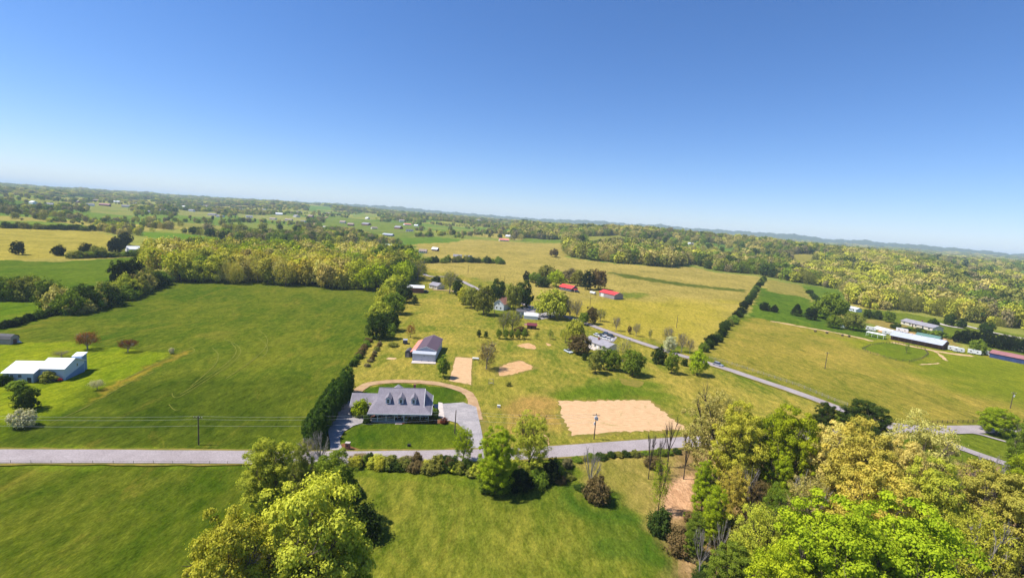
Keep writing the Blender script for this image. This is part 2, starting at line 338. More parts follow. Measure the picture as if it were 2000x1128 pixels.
def build_ground():
    azf = np.radians(np.linspace(-58, 58, 1060)); azb = np.radians(np.linspace(58, 302, 62)[1:-1])
    az = np.concatenate([azf, azb]); na = len(az)
    rr = np.concatenate([np.geomspace(2, 30, 18)[:-1], np.geomspace(30, 700, 720)[:-1], np.geomspace(700, 25000, 250)]); nr = len(rr)
    A, Rr = np.meshgrid(az, rr); X = (Rr * np.sin(A)).ravel(); Y = (Rr * np.cos(A)).ravel()
    Z = hgt(X, Y)
    V = np.stack([X, Y, Z], 1); V = np.vstack([V, [[0, 0, 0]]])
    i, j = np.meshgrid(np.arange(nr - 1), np.arange(na), indexing='ij'); j2 = (j + 1) % na
    Q = np.stack([i * na + j, (i + 1) * na + j, (i + 1) * na + j2, i * na + j2], -1).reshape(-1, 4)[:, ::-1]
    T = np.stack([np.full(na, len(V) - 1), np.arange(na), (np.arange(na) + 1) % na], -1)[:, ::-1]
    me = bpy.data.meshes.new('ground'); me.vertices.add(len(V)); me.vertices.foreach_set('co', V.astype(np.float32).ravel())
    me.loops.add(Q.size + T.size); me.loops.foreach_set('vertex_index', np.concatenate([Q.ravel(), T.ravel()]).astype(np.int32))
    me.polygons.add(len(Q) + len(T))
    me.polygons.foreach_set('loop_start', np.concatenate([np.arange(len(Q)) * 4, len(Q) * 4 + np.arange(len(T)) * 3]).astype(np.int32))
    me.update(calc_edges=True); me.polygons.foreach_set('use_smooth', np.ones(len(me.polygons), bool))
    Xf, Yf = V[:, 0], V[:, 1]; r = np.hypot(Xf, Yf)
    # soft irregular edges between fields, in metres
    k = np.clip(r / 250, .3, 3)
    Xj = Xf + k * (.8 * np.sin(Yf * .31 + 1) + .5 * np.sin(Yf * .9 + Xf * .3) + rng.normal(0, .25, len(Xf)))
    Yj = Yf + k * (.9 * np.sin(Xf * .27 + 2) + .5 * np.sin(Xf * .8 - Yf * .4) + rng.normal(0, .35, len(Xf)))
    cA = np.tile(np.array([*FIELDS[0][2], 1.]), (len(V), 1)); cB = np.tile(np.array([*FIELDS[0][3], 1.]), (len(V), 1))
    wood = r > 3400
    cA[wood, :3] = lin(58, 76, 40); cB[wood, :3] = lin(88, 100, 54)
    cells = np.random.default_rng(5); cx = cells.uniform(-3600, 3600, 420); cy = cells.uniform(300, 5200, 420)
    cols = [(lin(96, 132, 58), lin(124, 152, 72)), (lin(118, 140, 70), lin(150, 160, 90)), (lin(150, 150, 88), lin(184, 176, 112)), (lin(84, 120, 50), lin(110, 140, 62)), (lin(136, 148, 78), lin(162, 168, 98))]
    ci = cells.integers(0, len(cols), 420); far_ = np.nonzero((r > 420) & (r < 5200))[0]
    for blk in np.array_split(far_, 40):
        d2 = (Xf[blk][:, None] - cx) ** 2 * .6 + (Yf[blk][:, None] - cy) ** 2; k_ = ci[d2.argmin(1)]
        cA[blk, :3] = np.array([c[0] for c in cols])[k_]; cB[blk, :3] = np.array([c[1] for c in cols])[k_]
    near = r < 420
    cA[near, :3] = lin(84, 112, 30); cB[near, :3] = lin(124, 138, 50)
    SOFT = {'hayD': 9, 'tanA': 5, 'tanB': 6, 'oliv': 4, 'dipL': 14, 'pastG': 12, 'tanY': 16, 'botG': 4, 'bank': 2, 'litter': 2.5, 'clay': 1.2, 'tanG': 3, 'tanG2': 4, 'verge': 1.5, 'tan': 4, 'past': 3, 'worn': .8, 'worn2': 1.5}
    for nm, pts, a, b in FIELDS[1:]:
        P_ = np.array(PX(pts)); sf = SOFT.get(nm, .45)
        bb = (Xj > P_[:, 0].min() - 2 * sf) & (Xj < P_[:, 0].max() + 2 * sf) & (Yj > P_[:, 1].min() - 2 * sf) & (Yj < P_[:, 1].max() + 2 * sf)
        idx = np.nonzero(bb)[0]
        if not len(idx): continue
        wgt = np.zeros(len(idx)); K = 9
        lump = sf * (np.sin(Xf[idx] * 1.9 / (sf + 1)) + np.sin(Yf[idx] * 2.3 / (sf + 1) + 1)) * .5
        for q in range(K):
            th = q * 2.4; rd = sf * math.sqrt((q + .5) / K) * 1.2
            wgt += inpoly(Xj[idx] + rd * math.cos(th) + lump, Yj[idx] + rd * math.sin(th) + lump, P_)
        wgt = (wgt / K)[:, None]
        cA[idx, :3] = cA[idx, :3] * (1 - wgt) + np.array(a) * wgt; cB[idx, :3] = cB[idx, :3] * (1 - wgt) + np.array(b) * wgt
    for nm, arr in (('cA', cA), ('cB', cB)):
        at = me.attributes.new(nm, 'FLOAT_COLOR', 'POINT'); at.data.foreach_set('color', arr.astype(np.float32).ravel())
    mt, t, N, L = new_mat('field_grass')
    g = N.new('ShaderNodeNewGeometry').outputs['Position']
    a = N.new('ShaderNodeAttribute'); a.attribute_name = 'cA'; b = N.new('ShaderNodeAttribute'); b.attribute_name = 'cB'
    gs = scaled(N, L, g, (1, .4, 1), .6)
    n1 = noise(N, L, g, .018, 6, .62, .6); n2 = noise(N, L, gs, .11, 7, .72, .6); n3 = noise(N, L, gs, .55, 6, .75); n4 = noise(N, L, scaled(N, L, g, (1, .5, 1), -.5), 2.3, 6, .8)
    f = mathn(N, L, 'ADD', mathn(N, L, 'ADD', mathn(N, L, 'MULTIPLY', n1, .8), mathn(N, L, 'MULTIPLY', n2, .8)), mathn(N, L, 'MULTIPLY', n3, .6))
    f = mrange(N, L, f, .92, 1.28, 0, 1)
    c = mixc(N, L, f, a.outputs['Color'], b.outputs['Color'])
    # bare tan scuffs and darker tufts that belong to the turf itself
    n5 = noise(N, L, gs, .05, 8, .78, 1.2)
    c = mixc(N, L, mrange(N, L, n5, .56, .72, 0, .34), c, lin(182, 160, 84))
    n6 = noise(N, L, gs, .07, 8, .75, 1.0)
    c = mixc(N, L, mrange(N, L, n6, .44, .30, 0, .55), c, lin(64, 86, 22))
    sc_ = N.new('ShaderNodeVectorMath'); sc_.operation = 'SCALE'; L.new(c, sc_.inputs[0])
    L.new(mathn(N, L, 'MULTIPLY', mrange(N, L, n4, .28, .72, .42, 1.6), mrange(N, L, n3, .3, .7, .70, 1.3)), sc_.inputs[3])
    finish(N, L, mt, sc_.outputs[0], .95, mathn(N, L, 'ADD', n4, n3), .35, .2, spec=0)
    me.materials.append(mt)
    o = bpy.data.objects.new('ground', me); COL.objects.link(o); tag(o, kind='structure')
build_ground()

_lift = [0.012]
def densify(pts, step=4):
    out = []
    for i in range(len(pts) - 1):
        a, b = Vector(pts[i][:2]), Vector(pts[i + 1][:2]); n = max(1, int((b - a).length / step))
        for k in range(n): out.append(a.lerp(b, k / n))
    out.append(Vector(pts[-1][:2])); return out
def smooth(pts, it=2):
    for _ in range(it):
        q = [pts[0]]
        for a, b in zip(pts[:-1], pts[1:]): q += [a.lerp(b, .25), a.lerp(b, .75)]
        q.append(pts[-1]); pts = q
    return pts
def strip(name, px, width, mat, edge=.12, sm=2, z=None, world=False, kind='structure', offs=0, curve=None):
    """a strip of road or track along a line read off the photo"""
    pts = [Vector(tuple(G(x, y))[:2]) for x, y in px] if not world else [Vector(p) for p in px]
    pts = densify(smooth(pts, sm), 3)
    if z is None: _lift[0] += .005; z = _lift[0]
    mb = MB(); n = len(pts); rows = []
    for i, p in enumerate(pts):
        t = (pts[min(i + 1, n - 1)] - pts[max(i - 1, 0)]); t.normalize(); nn = Vector((-t.y, t.x))
        wl = width / 2 + random.uniform(-edge, edge); wr = width / 2 + random.uniform(-edge, edge)
        row = []
        for s_ in (wl, wl * .33, -wr * .33, -wr):
            q = p + nn * (s_ + offs); hz = h1(q.x, q.y); far = max(0, math.hypot(q.x, q.y) - 380) * .0012
            row.append((q.x, q.y, hz + z + far))
        rows.append(row)
    for i in range(n - 1):
        for k in range(3): mb.poly([rows[i][k + 1], rows[i + 1][k + 1], rows[i + 1][k], rows[i][k]])
    me = mb.mesh(name, mat)
    o = bpy.data.objects.new(name, me); COL.objects.link(o); return tag(o, kind=kind)
def patch(name, px, mat, jag=.25, z=None, sm=0, kind='structure', raw=None):
    pts = [Vector(tuple(G(x, y))[:2]) for x, y in px] if raw is None else [Vector(p) for p in raw]
    if sm: pts = smooth(pts + [pts[0]], sm)[:-1]
    pts = densify(pts + [pts[0]], 1.0)[:-1]
    if z is None: _lift[0] += .005; z = _lift[0]
    ring = []
    c = sum(pts, Vector((0, 0))) / len(pts)
    for p in pts:
        q = p + (p - c).normalized() * random.uniform(-jag, jag); far = max(0, math.hypot(q.x, q.y) - 380) * .0012
        ring.append((q.x, q.y, h1(q.x, q.y) + z + far))
    mb = MB(); mb.poly(ring); me = bpy.data.meshes.new(name); me.from_pydata(mb.v, [], mb.f)
    bm = bmesh.new(); bm.from_mesh(me); bmesh.ops.triangulate(bm, faces=bm.faces)
    for fc in bm.faces:
        if fc.normal.z < 0: fc.normal_flip()
    bm.to_mesh(me); bm.free(); me.materials.append(mat)
    o = bpy.data.objects.new(name, me); COL.objects.link(o); return tag(o, kind=kind)

ASPH = sheet_mat('old_asphalt', (.265, .225, .22), (.33, .285, .28), .12, 3, (1, 1, 1), 0, .1)
ASPH2 = sheet_mat('drive_asphalt', (.25, .23, .23), (.35, .315, .305), .3, 3, (1, 1, 1), 0, .1)
CONC = sheet_mat('concrete', (.44, .38, .34), (.54, .47, .42), .4, 6, (1, 1, 1), 0, .1)
GRAV = sheet_mat('gravel', lins(188, 160, 132), lins(214, 190, 160), .35, 6, (1, 1, 1), 0, .4)
STRAW = sheet_mat('strawed_soil', lins(220, 184, 150), lins(240, 216, 186), .7, 4.5, (.6, 2.0, 1), .12, .6, (.32, .68), .8)
SOIL = sheet_mat('bare_soil', lins(214, 172, 132), lins(232, 202, 162), .5, 3, (1, 1, 1), 0, .4, (.35, .65), .7)
PALE = sheet_mat('pale_soil', lins(214, 186, 148), lins(232, 212, 180), .4, 3, (1, 1, 1), 0, .4)
MULCH = sheet_mat('mulch', lins(120, 84, 62), lins(150, 112, 84), .8, 5, (1, 1, 1), 0, .5)
WORN = sheet_mat('worn_grass', lin(106, 122, 42), lin(146, 148, 64), .5, 3, (1, 1, 1), 0, .4)
EDGEG = sheet_mat('verge_grass', lin(120, 128, 48), lin(160, 146, 82), .5, 3, (1, 1, 1), 0, .4)

def sheets():
    # earth plots first (lowest), then tracks, drives, roads
    patch('plot_edge', [(1083, 781), (1272, 779), (1304, 804), (1350, 840), (1230, 846), (1112, 855), (1092, 815)], EDGEG, 1.3)
    patch('plot_edge', [(888, 695), (925, 697), (924, 725), (923, 753), (874, 745)], EDGEG, .6)
    patch('plot_edge', [(968, 716), (1000, 704), (1020, 702), (1052, 718), (1022, 728), (990, 736), (968, 735)], EDGEG, 1.0)
    patch('straw_plot', [(1089, 783), (1268, 781), (1298, 806), (1342, 838), (1230, 842), (1118, 850), (1100, 815)], STRAW, .8)
    patch('straw_strip', [(890, 697), (922, 699), (921, 725), (920, 751), (878, 743)], STRAW, .3)
    patch('bare_patch', [(975, 716), (1000, 707), (1018, 704), (1030, 709), (1046, 718), (1022, 725), (990, 733), (972, 733)], SOIL, .6, sm=1)
    patch('bare_patch', [(1010, 674), (1030, 669), (1042, 672), (1050, 680), (1040, 682), (1022, 679)], SOIL, .5, sm=1)
    patch('bare_patch', [(1066, 669), (1075, 672), (1076, 675), (1068, 675)], SOIL, .3, sm=1)
    patch('bare_patch', [(930, 800), (944, 800), (968, 860), (962, 885), (945, 880)], EDGEG, .6, sm=1)
    patch('bare_patch', [(1208, 738), (1250, 742), (1262, 750), (1240, 757), (1215, 750)], EDGEG, .6, sm=1)
    patch('bare_patch', [(760, 698), (776, 699), (768, 703), (752, 701)], PALE, .3, sm=1)
    patch('bare_patch', [(1058, 846), (1070, 853), (1075, 870), (1062, 874)], SOIL, .4, sm=1)
    strip('dirt_track', [(1505, 627), (1530, 631), (1570, 639), (1620, 647), (1662, 656), (1705, 666)], 3.6, PALE, 1.3)
    strip('dirt_track', [(1826, 686), (1836, 692), (1848, 704)], 1.6, PALE, .4)
    strip('dirt_track', [(1796, 712), (1815, 711), (1835, 709)], 1.2, PALE, .4)
    patch('bare_yard', [(1715, 640), (1760, 647), (1810, 655), (1850, 662), (1846, 668), (1800, 663), (1750, 655), (1716, 648)], SOIL, .8)
    strip('bare_yard', [(1742, 668), (1790, 678), (1850, 690), (1900, 695)], 5, PALE, .8)
    strip('far_lane', [(1826, 629), (1850, 637), (1880, 641)], 5, CONC, .5)
    strip('far_lane', [(1870, 632), (1940, 650), (2000, 661), (2100, 680)], 4, CONC, .3)
    strip('far_lane', [(612, 441), (618, 433), (620, 428), (640, 424)], 9, GRAV, .5)
    strip('far_lane', [(690, 450), (740, 452), (800, 453)], 5, GRAV, .5)
    strip('far_lane', [(545, 431), (600, 440), (640, 442)], 6, GRAV, .5)
    # worn mowing lines and tyre tracks in the hay field
    for ln in ([(236, 744), (300, 715), (345, 697), (378, 689), (381, 682), (372, 678)], [(244, 740), (320, 703), (372, 680)], [(100, 826), (180, 790), (240, 752), (300, 726)],
               [(336, 768), (338, 777), (352, 776), (400, 745), (450, 712), (470, 692), (470, 680), (455, 668), (436, 662)], [(352, 770), (420, 727), (455, 700), (464, 684), (452, 670)],
               [(330, 790), (340, 802), (352, 800)], [(372, 755), (402, 730), (425, 708), (427, 690), (415, 680)], [(440, 740), (500, 700), (525, 672), (520, 655), (505, 645)], [(510, 700), (523, 688), (521, 672), (505, 660)]):
        strip('mowing_line', ln, .26, WORN, .1, 3)
    # drives and roads
    strip('gravel_drive', [(690, 772), (705, 757), (722, 749), (760, 745), (800, 744.5), (850, 748), (890, 757), (912, 766), (922, 778), (928, 800), (932, 820)], 3.5, GRAV, .2)
    patch('driveway', [(845, 790), (905, 786), (930, 795), (940, 840), (944, 862), (942, 882), (918, 882), (915, 862), (905, 838), (893, 826), (878, 822), (866, 822), (852, 800)], ASPH2, .08)
    patch('driveway', [(664, 790), (690, 781), (703, 800), (710, 815), (722, 822), (708, 826), (690, 832), (672, 843), (664, 856), (664, 866), (672, 882), (674, 886), (644, 886), (645, 866), (640, 840), (636, 826)], ASPH2, .06)
    patch('garden_path', [(722, 820), (765, 822), (778, 823), (778, 827), (722, 825)], CONC, .03)
    patch('garden_path', [(776, 816), (788, 816), (790, 828), (774, 828)], sheet_mat('brick_paving', lins(190, 130, 110), lins(205, 150, 128), 2, 8), .03)
    patch('walkway', [(856, 786), (864, 787), (868, 815), (856, 815)], CONC, .03)
    patch('planting_bed', [(666, 868), (672, 866), (690, 874), (722, 883), (674, 884)], MULCH, .1)
    patch('planting_bed', [(692, 800), (712, 800), (735, 812), (718, 818), (700, 808)], MULCH, .1)
    patch('planting_bed', [(728, 816), (772, 818), (772, 821), (728, 820)], MULCH, .05)
    patch('planting_bed', [(790, 818), (860, 820), (878, 822), (870, 827), (830, 828), (792, 825)], MULCH, .1)
    patch('shop_apron', [(805, 704.5), (851, 706.5), (851, 711), (803, 709.5)], CONC, .02)
    patch('farmyard', [(1010, 602), (1040, 598), (1075, 606), (1100, 612), (1085, 620), (1055, 624), (1020, 612)], ASPH2, .4)
    patch('driveway', [(1163, 655), (1186, 652), (1206, 659), (1198, 668), (1180, 666)], ASPH2, .3)
    for w_, ln in ((6.6, [(1148, 633), (1200, 652), (1300, 686), (1400, 714), (1500, 748), (1560, 768), (1640, 798)]), (7.9, [(-700, 893), (0, 891.5), (480, 893.5), (650, 894.5), (780, 893), (900, 890.5), (1010, 887), (1100, 881.5), (1200, 874), (1300, 866), (1400, 860), (1560, 851), (1700, 843)])):
        strip('road_shoulder', ln, w_, EDGEG, .35)
    strip('country_road', [(820, 532), (838, 541), (870, 540), (900, 548), (915, 556), (960, 576), (1010, 590), (1060, 607), (1110, 619), (1148, 633), (1200, 652), (1300, 686), (1400, 714), (1500, 748), (1560, 768), (1640, 798), (1690, 820), (1730, 835)], 5.0, ASPH, .15)
    strip('gravel_drive', [(845, 566), (870, 567), (890, 569)], 3.5, GRAV, .2)
    strip('country_road', [(-1400, 894), (-700, 893), (0, 891.5), (480, 893.5), (650, 894.5), (780, 893), (900, 890.5), (1010, 887), (1100, 881.5), (1200, 874), (1300, 866), (1400, 860), (1560, 851), (1700, 843), (1830, 840), (1950, 838), (2100, 836), (2600, 830)], 6.3, ASPH, .08)
    patch('road_fork', [(1640, 822), (1700, 815), (1760, 830), (1850, 834), (1850, 846), (1750, 858), (1690, 850)], ASPH, .2, sm=1)
    strip('side_road', [(1790, 842), (1830, 850), (1850, 866), (1900, 884), (1960, 905), (2100, 950)], 4.2, ASPH, .1)
    strip('side_road', [(1840, 842), (1900, 844), (1960, 862), (2050, 885)], 1.6, ASPH, .1)
sheets()

# ------------------------------------------------------------------ tree shapes (unit height 1, crown radius 0.5)
def crown(seed, nb, per, ls, zlo=.22, br=(.15, .24), kind='round', slim=.8, flat=0.0, top=1.0, A=1.0):
    g = np.random.default_rng(seed); Q = []; vals = []; zlo *= A; top *= A; sub = g.uniform(.6, 1.35, nb)
    zc = (zlo + top) / 2; ax = .40; azr = (top - zlo) / 2 * .82
    for b in range(nb):
        if kind == 'cone':
            z = zlo + (top - zlo) * (b + .5) / nb * .96; rad = .40 * (1 - (z - zlo) / (top - zlo)) ** .75
            th = b * 2.39996 + g.uniform(-.3, .3); rr_ = rad * g.uniform(.55, .95); c = np.array([rr_ * math.cos(th), rr_ * math.sin(th), z])
            r_ = max(.05, g.uniform(*br) * (1.15 - .8 * (z - zlo) / (top - zlo)))
            out = np.array([math.cos(th), math.sin(th), .25])
        else:
            u = 1 - 1.75 * (b + .5) / nb; u = max(-.8, u + g.uniform(-.08, .08)); u = min(u, .98); th = b * 2.39996 + g.uniform(-.35, .35)
            s_ = math.sqrt(1 - u * u); out = np.array([s_ * math.cos(th), s_ * math.sin(th), u])
            k = g.uniform(.58, 1.0) if b % 4 else g.uniform(.25, .6)
            lump = 1 + .16 * math.sin(3 * th + seed) + .12 * math.sin(5 * th + u * 4 + seed * 2)
            c = np.array([out[0] * ax * k * lump, out[1] * ax * k * lump, zc + out[2] * azr * k])
            if flat: c[2] = zc + out[2] * azr * k * (1 - flat) + flat * azr * .6
            r_ = g.uniform(*br) * sub[b]
        d = g.normal(size=(per * 2, 3)); d /= np.linalg.norm(d, axis=1)[:, None]
        keep = (d @ out) > -.45; d = d[keep][:per]
        asp = np.array([1, 1, slim])
        p = c + d * r_ * asp * (.55 + .62 * g.random((len(d), 1)) ** .6 + .35 * (g.random((len(d), 1)) > .88)) * (1 + .26 * np.sin(d[:, :1] * 9 + b) * np.sin(d[:, 1:2] * 8))
        n = d * .9 + g.normal(size=d.shape) * .38 + np.array([0, 0, .3]); n /= np.linalg.norm(n, axis=1)[:, None]
        t = np.cross(n, g.normal(size=d.shape)); t /= np.linalg.norm(t, axis=1)[:, None]; bt = np.cross(n, t)
        s1 = ls * g.uniform(.55, 1.25, (len(d), 1)); s2 = ls * g.uniform(.4, .9, (len(d), 1))
        bend = n * s1 * .3
        Q.append(np.stack([p - t * s1, p - bt * s2 + bend, p + t * s1, p + bt * s2 + bend], 1))
        vals.append(np.clip(g.normal(.5 + g.uniform(-.24, .24), .15, len(d)), 0, 1))
    Q = np.concatenate(Q); Q[:, :, 2] /= A
    rxy = np.percentile(np.hypot(Q[:, 0, 0], Q[:, 0, 1]), 96); Q[:, :, :2] *= .5 / rxy
    z0_, z1_ = np.percentile(Q[:, 0, 2], .5), np.percentile(Q[:, 0, 2], 99.5); lo_, hi_ = zlo / A, top / A
    Q[:, :, 2] = lo_ + (Q[:, :, 2] - z0_) * (hi_ - lo_) / (z1_ - z0_)
    return Q, np.concatenate(vals)
def twigs(seed, nb, per, ln, wd, zlo=.25, flat=0):
    g = np.random.default_rng(seed); Q, v = crown(seed, nb, per, .001, zlo, (.14, .22), flat=flat)
    c = Q.mean(1); d = c - np.array([0, 0, zlo - .15]); d /= np.linalg.norm(d, axis=1)[:, None]
    d += g.normal(size=d.shape) * .45; d /= np.linalg.norm(d, axis=1)[:, None]
    sd_ = np.cross(d, g.normal(size=d.shape)); sd_ /= np.linalg.norm(sd_, axis=1)[:, None]
    l = ln * g.uniform(.5, 1.4, (len(c), 1)); w_ = wd * g.uniform(.6, 1.3, (len(c), 1))
    return np.stack([c - d * l - sd_ * w_, c - d * l + sd_ * w_, c + d * l + sd_ * w_ * .4, c + d * l - sd_ * w_ * .4], 1), v
def limbs(seed, n=6, r0=.024, reach=.34, fork=.25, levels=2, mb=None, top=.86, n_side=6):
    g = random.Random(seed); mb = mb or MB()
    mb.tube([(0, 0, -.02), (0, 0, fork * .5), (.006, .004, fork), (.01 * g.uniform(-1, 1), .01, (fork + top) / 2), (.02 * g.uniform(-1, 1), .02 * g.uniform(-1, 1), top)], [r0 * 1.35, r0, r0 * .9, r0 * .5, r0 * .12], n_side)
    for k in range(n):
        z0 = fork * g.uniform(.75, 1.5) if k < n - 2 else fork + (top - fork) * g.uniform(.3, .6)
        th = k * 2.4 + g.uniform(-.4, .4); rr_ = reach * g.uniform(.65, 1.05); zt = min(top, z0 + (top - z0) * g.uniform(.45, .9))
        a = Vector((0, 0, z0)); e = Vector((rr_ * math.cos(th), rr_ * math.sin(th), zt)); mid = a.lerp(e, .5) + Vector((g.uniform(-.03, .03), g.uniform(-.03, .03), -.02 + g.uniform(-.02, .03)))
        mb.tube([a, mid, e], [r0 * .55, r0 * .36, r0 * .1], 5)
        if levels > 1:
            for q in range(3 + levels):
                s_ = mid.lerp(e, g.uniform(0, .8)); l = .16 * g.uniform(.5, 1.2)
                dd = (e - a).normalized() + Vector((g.uniform(-.8, .8), g.uniform(-.8, .8), g.uniform(-.2, .8))); dd.normalize()
                m2 = s_ + dd * l * .5 + Vector((g.uniform(-.01, .01), g.uniform(-.01, .01), .01)); e2 = s_ + dd * l
                mb.tube([s_, m2, e2], [r0 * .25, r0 * .16, r0 * .06], 4)
                if levels > 2:
                    for q2 in range(4):
                        s3 = s_.lerp(e2, g.uniform(.3, 1)); d3 = dd + Vector((g.uniform(-.9, .9), g.uniform(-.9, .9), g.uniform(-.3, .8))); d3.normalize()
                        mb.tube([s3, s3 + d3 * l * .6], [r0 * .11, r0 * .05], 3)
    return mb
CR = {}; ASP = {}
def reg(key, Q, v, A=1.0): CR.setdefault(key, []).append(quads_mesh('crown', Q, LEAF, v)); ASP.setdefault(key, []).append(A)
for A_ in (.85, 1.25, 1.8):
    n_ = int(150 * A_ ** .7) + 60
    for s_ in range(2):
        reg('near', *crown(10 + s_ + int(A_ * 10), n_, 210, .0105, .1, (.036, .072), slim=.6, A=A_), A_)
        reg('mid', *crown(20 + s_ + int(A_ * 10), int(52 + 20 * A_), 70, .027, .1, (.06, .125), slim=.7, A=A_), A_)
        reg('dome', *crown(24 + s_ + int(A_ * 10), int(60 + 22 * A_), 55, .03, .01, (.06, .13), slim=.8, A=A_), A_)
    for s_ in range(3):
        reg('far', *crown(30 + s_ + int(A_ * 10), int(20 + 6 * A_), 70, .05, .1, (.13, .22), A=A_), A_)
for A_ in (2.7,):
    for s_ in range(2): reg('near', *crown(16 + s_, 330, 240, .0105, .1, (.045, .085), slim=.65, A=A_), A_)
for A_ in (1.0, 1.9):
    for s_ in range(2): reg('thin', *crown(40 + s_, int(44 * A_ ** .5), 62, .017, .16, (.09, .17), A=A_), A_)
    for s_ in range(2): reg('nearthin', *crown(44 + s_, int(150 * A_ ** .6), 100, .0105, .16, (.035, .08), slim=.6, flat=.1, A=A_), A_)
for s_ in range(2):
    reg('flat', *crown(48 + s_, 40, 60, .018, .34, (.1, .16), flat=.35, slim=.55))
for s_ in range(2):
    reg('twig', *twigs(50 + s_, 34, 46, .05, .0036, .2))
for s_ in range(2):
    reg('cone', *crown(60 + s_, 60, 90, .026, .04, (.11, .17), 'cone'))
for s_ in range(2):
    reg('column', *crown(64 + s_, 150, 46, .03, .02, (.055, .10), slim=1.1, A=1.7), 1.7)
for s_ in range(4):
    reg('shrub', *crown(70 + s_, 44, 40, .055, .0, (.08, .18), slim=.9))
for s_ in range(3):
    reg('nearshrub', *crown(76 + s_, 90, 75, .032, .0, (.06, .14), slim=.95))
def unit_mesh(mb, name, mat): return mb.mesh(name, mat)
TK = {'tree': [limbs(80 + i).mesh('trunk', BARK) for i in range(4)], 'neartree': [limbs(84 + i, 11, .030, .38, .24, 3).mesh('trunk', BARK) for i in range(3)],
      'grey': [limbs(90 + i, 10, .030, .40, .2, 3, top=.98).mesh('trunk', BARK_GREY) for i in range(3)], 'dark': [limbs(94 + i, 9, .028, .34, .24, 3, top=.98).mesh('trunk', BARK_DARK) for i in range(3)],
      'cone': [limbs(98, 0, .02, .2, .3).mesh('trunk', BARK)]}
# colours of the crowns
def leafc(r, g, b, k): return lin(r, g * .985, b * 1.1, k)
GOLD = leafc(208, 208, 102, .88); YG = leafc(196, 208, 82, .93); LIME = leafc(176, 204, 50, .84); GREEN = leafc(128, 158, 58, .9); DGREEN = leafc(72, 98, 44, .85)
CEDAR = leafc(48, 64, 38, .85); OLIVE = leafc(150, 160, 80, .85); TAN = leafc(198, 196, 122, .88); GREY = leafc(154, 152, 116, .85); PALE_Y = leafc(220, 220, 136, .92)
WHITE = leafc(224, 232, 206, .9); RUST = leafc(160, 118, 74, .85); MAROON = leafc(134, 82, 68, .8); BROWN = leafc(132, 120, 84, .8)
def pick(key, h, wd):
    r_ = h / max(wd, .1); al = ASP[key]; best = min(abs(math.log(a / r_)) for a in al)
    return CR[key][random.choice([i for i, a in enumerate(al) if abs(math.log(a / r_)) < best + .01])]
def vary(c, s=.12):
    k = 1 + random.uniform(-s, s); return (c[0] * k * (1 + random.uniform(-s, s) * .6), c[1] * k, c[2] * k, 1)
def tree(name, g, h, wd, shape, color, label, cat='tree', group=None, trunk='tree', sink=0.0, asp=None):
    """one tree: an Empty at the foot, trunk and crown under it"""
    e = empty(name, (g[0], g[1], g[2] - .05), label, cat, random.uniform(0, 6.28), group)
    if trunk:
        t = bpy.data.objects.new('trunk', random.choice(TK[trunk])); COL.objects.link(t); t.parent = e
        wt = min(wd, h); t.scale = (wd * .95, wd * .95, h) if trunk != 'cone' else (h * .8, h * .8, h * .9)
    if shape:
        c = bpy.data.objects.new('crown', pick(shape, h, wd)); COL.objects.link(c); c.parent = e
        c.scale = (wd, wd * random.uniform(.9, 1.1), h); c.color = vary(color)
    return e
def shrub(name, g, h, wd, shape, color, label, cat='shrub', group=None):
    o = bpy.data.objects.new(name, pick(shape, h, wd)); COL.objects.link(o); o.location = (g[0], g[1], g[2] - h * .08); o.rotation_euler = (0, 0, random.uniform(0, 6.28))
    o.scale = (wd, wd * random.uniform(.85, 1.15), h); o.color = vary(color); return tag(o, label, cat, group)
def TP(x, yb, yt, wpx, shape, color, label, name='deciduous_tree', trunk='tree', group=None, cat='tree'):
    g = G(x, yb); h = hpx(x, yb, yt); wpx *= .9 if wpx < 60 else .97; return tree(name, g, h, wpx * mpp(g), shape, color, label, cat, group, trunk)
def SP(x, yb, yt, wpx, shape, color, label, name='shrub', group=None):
    g = G(x, yb); h = hpx(x, yb, yt); return shrub(name, g, h * 1.05, wpx * mpp(g), shape, color, label, 'shrub', group)
NTREE = [0]
ORD = 'first second third fourth fifth sixth seventh eighth ninth tenth eleventh twelfth thirteenth fourteenth fifteenth sixteenth seventeenth eighteenth nineteenth'.split()
TENS = {2: 'twenty', 3: 'thirty', 4: 'forty', 5: 'fifty'}
def ordn(n):
    if n < 20: return ORD[n - 1]
    t, u = divmod(n, 10); return {2: 'twentieth', 3: 'thirtieth', 4: 'fortieth', 5: 'fiftieth'}[t] if u == 0 else TENS[t] + '-' + ORD[u - 1]
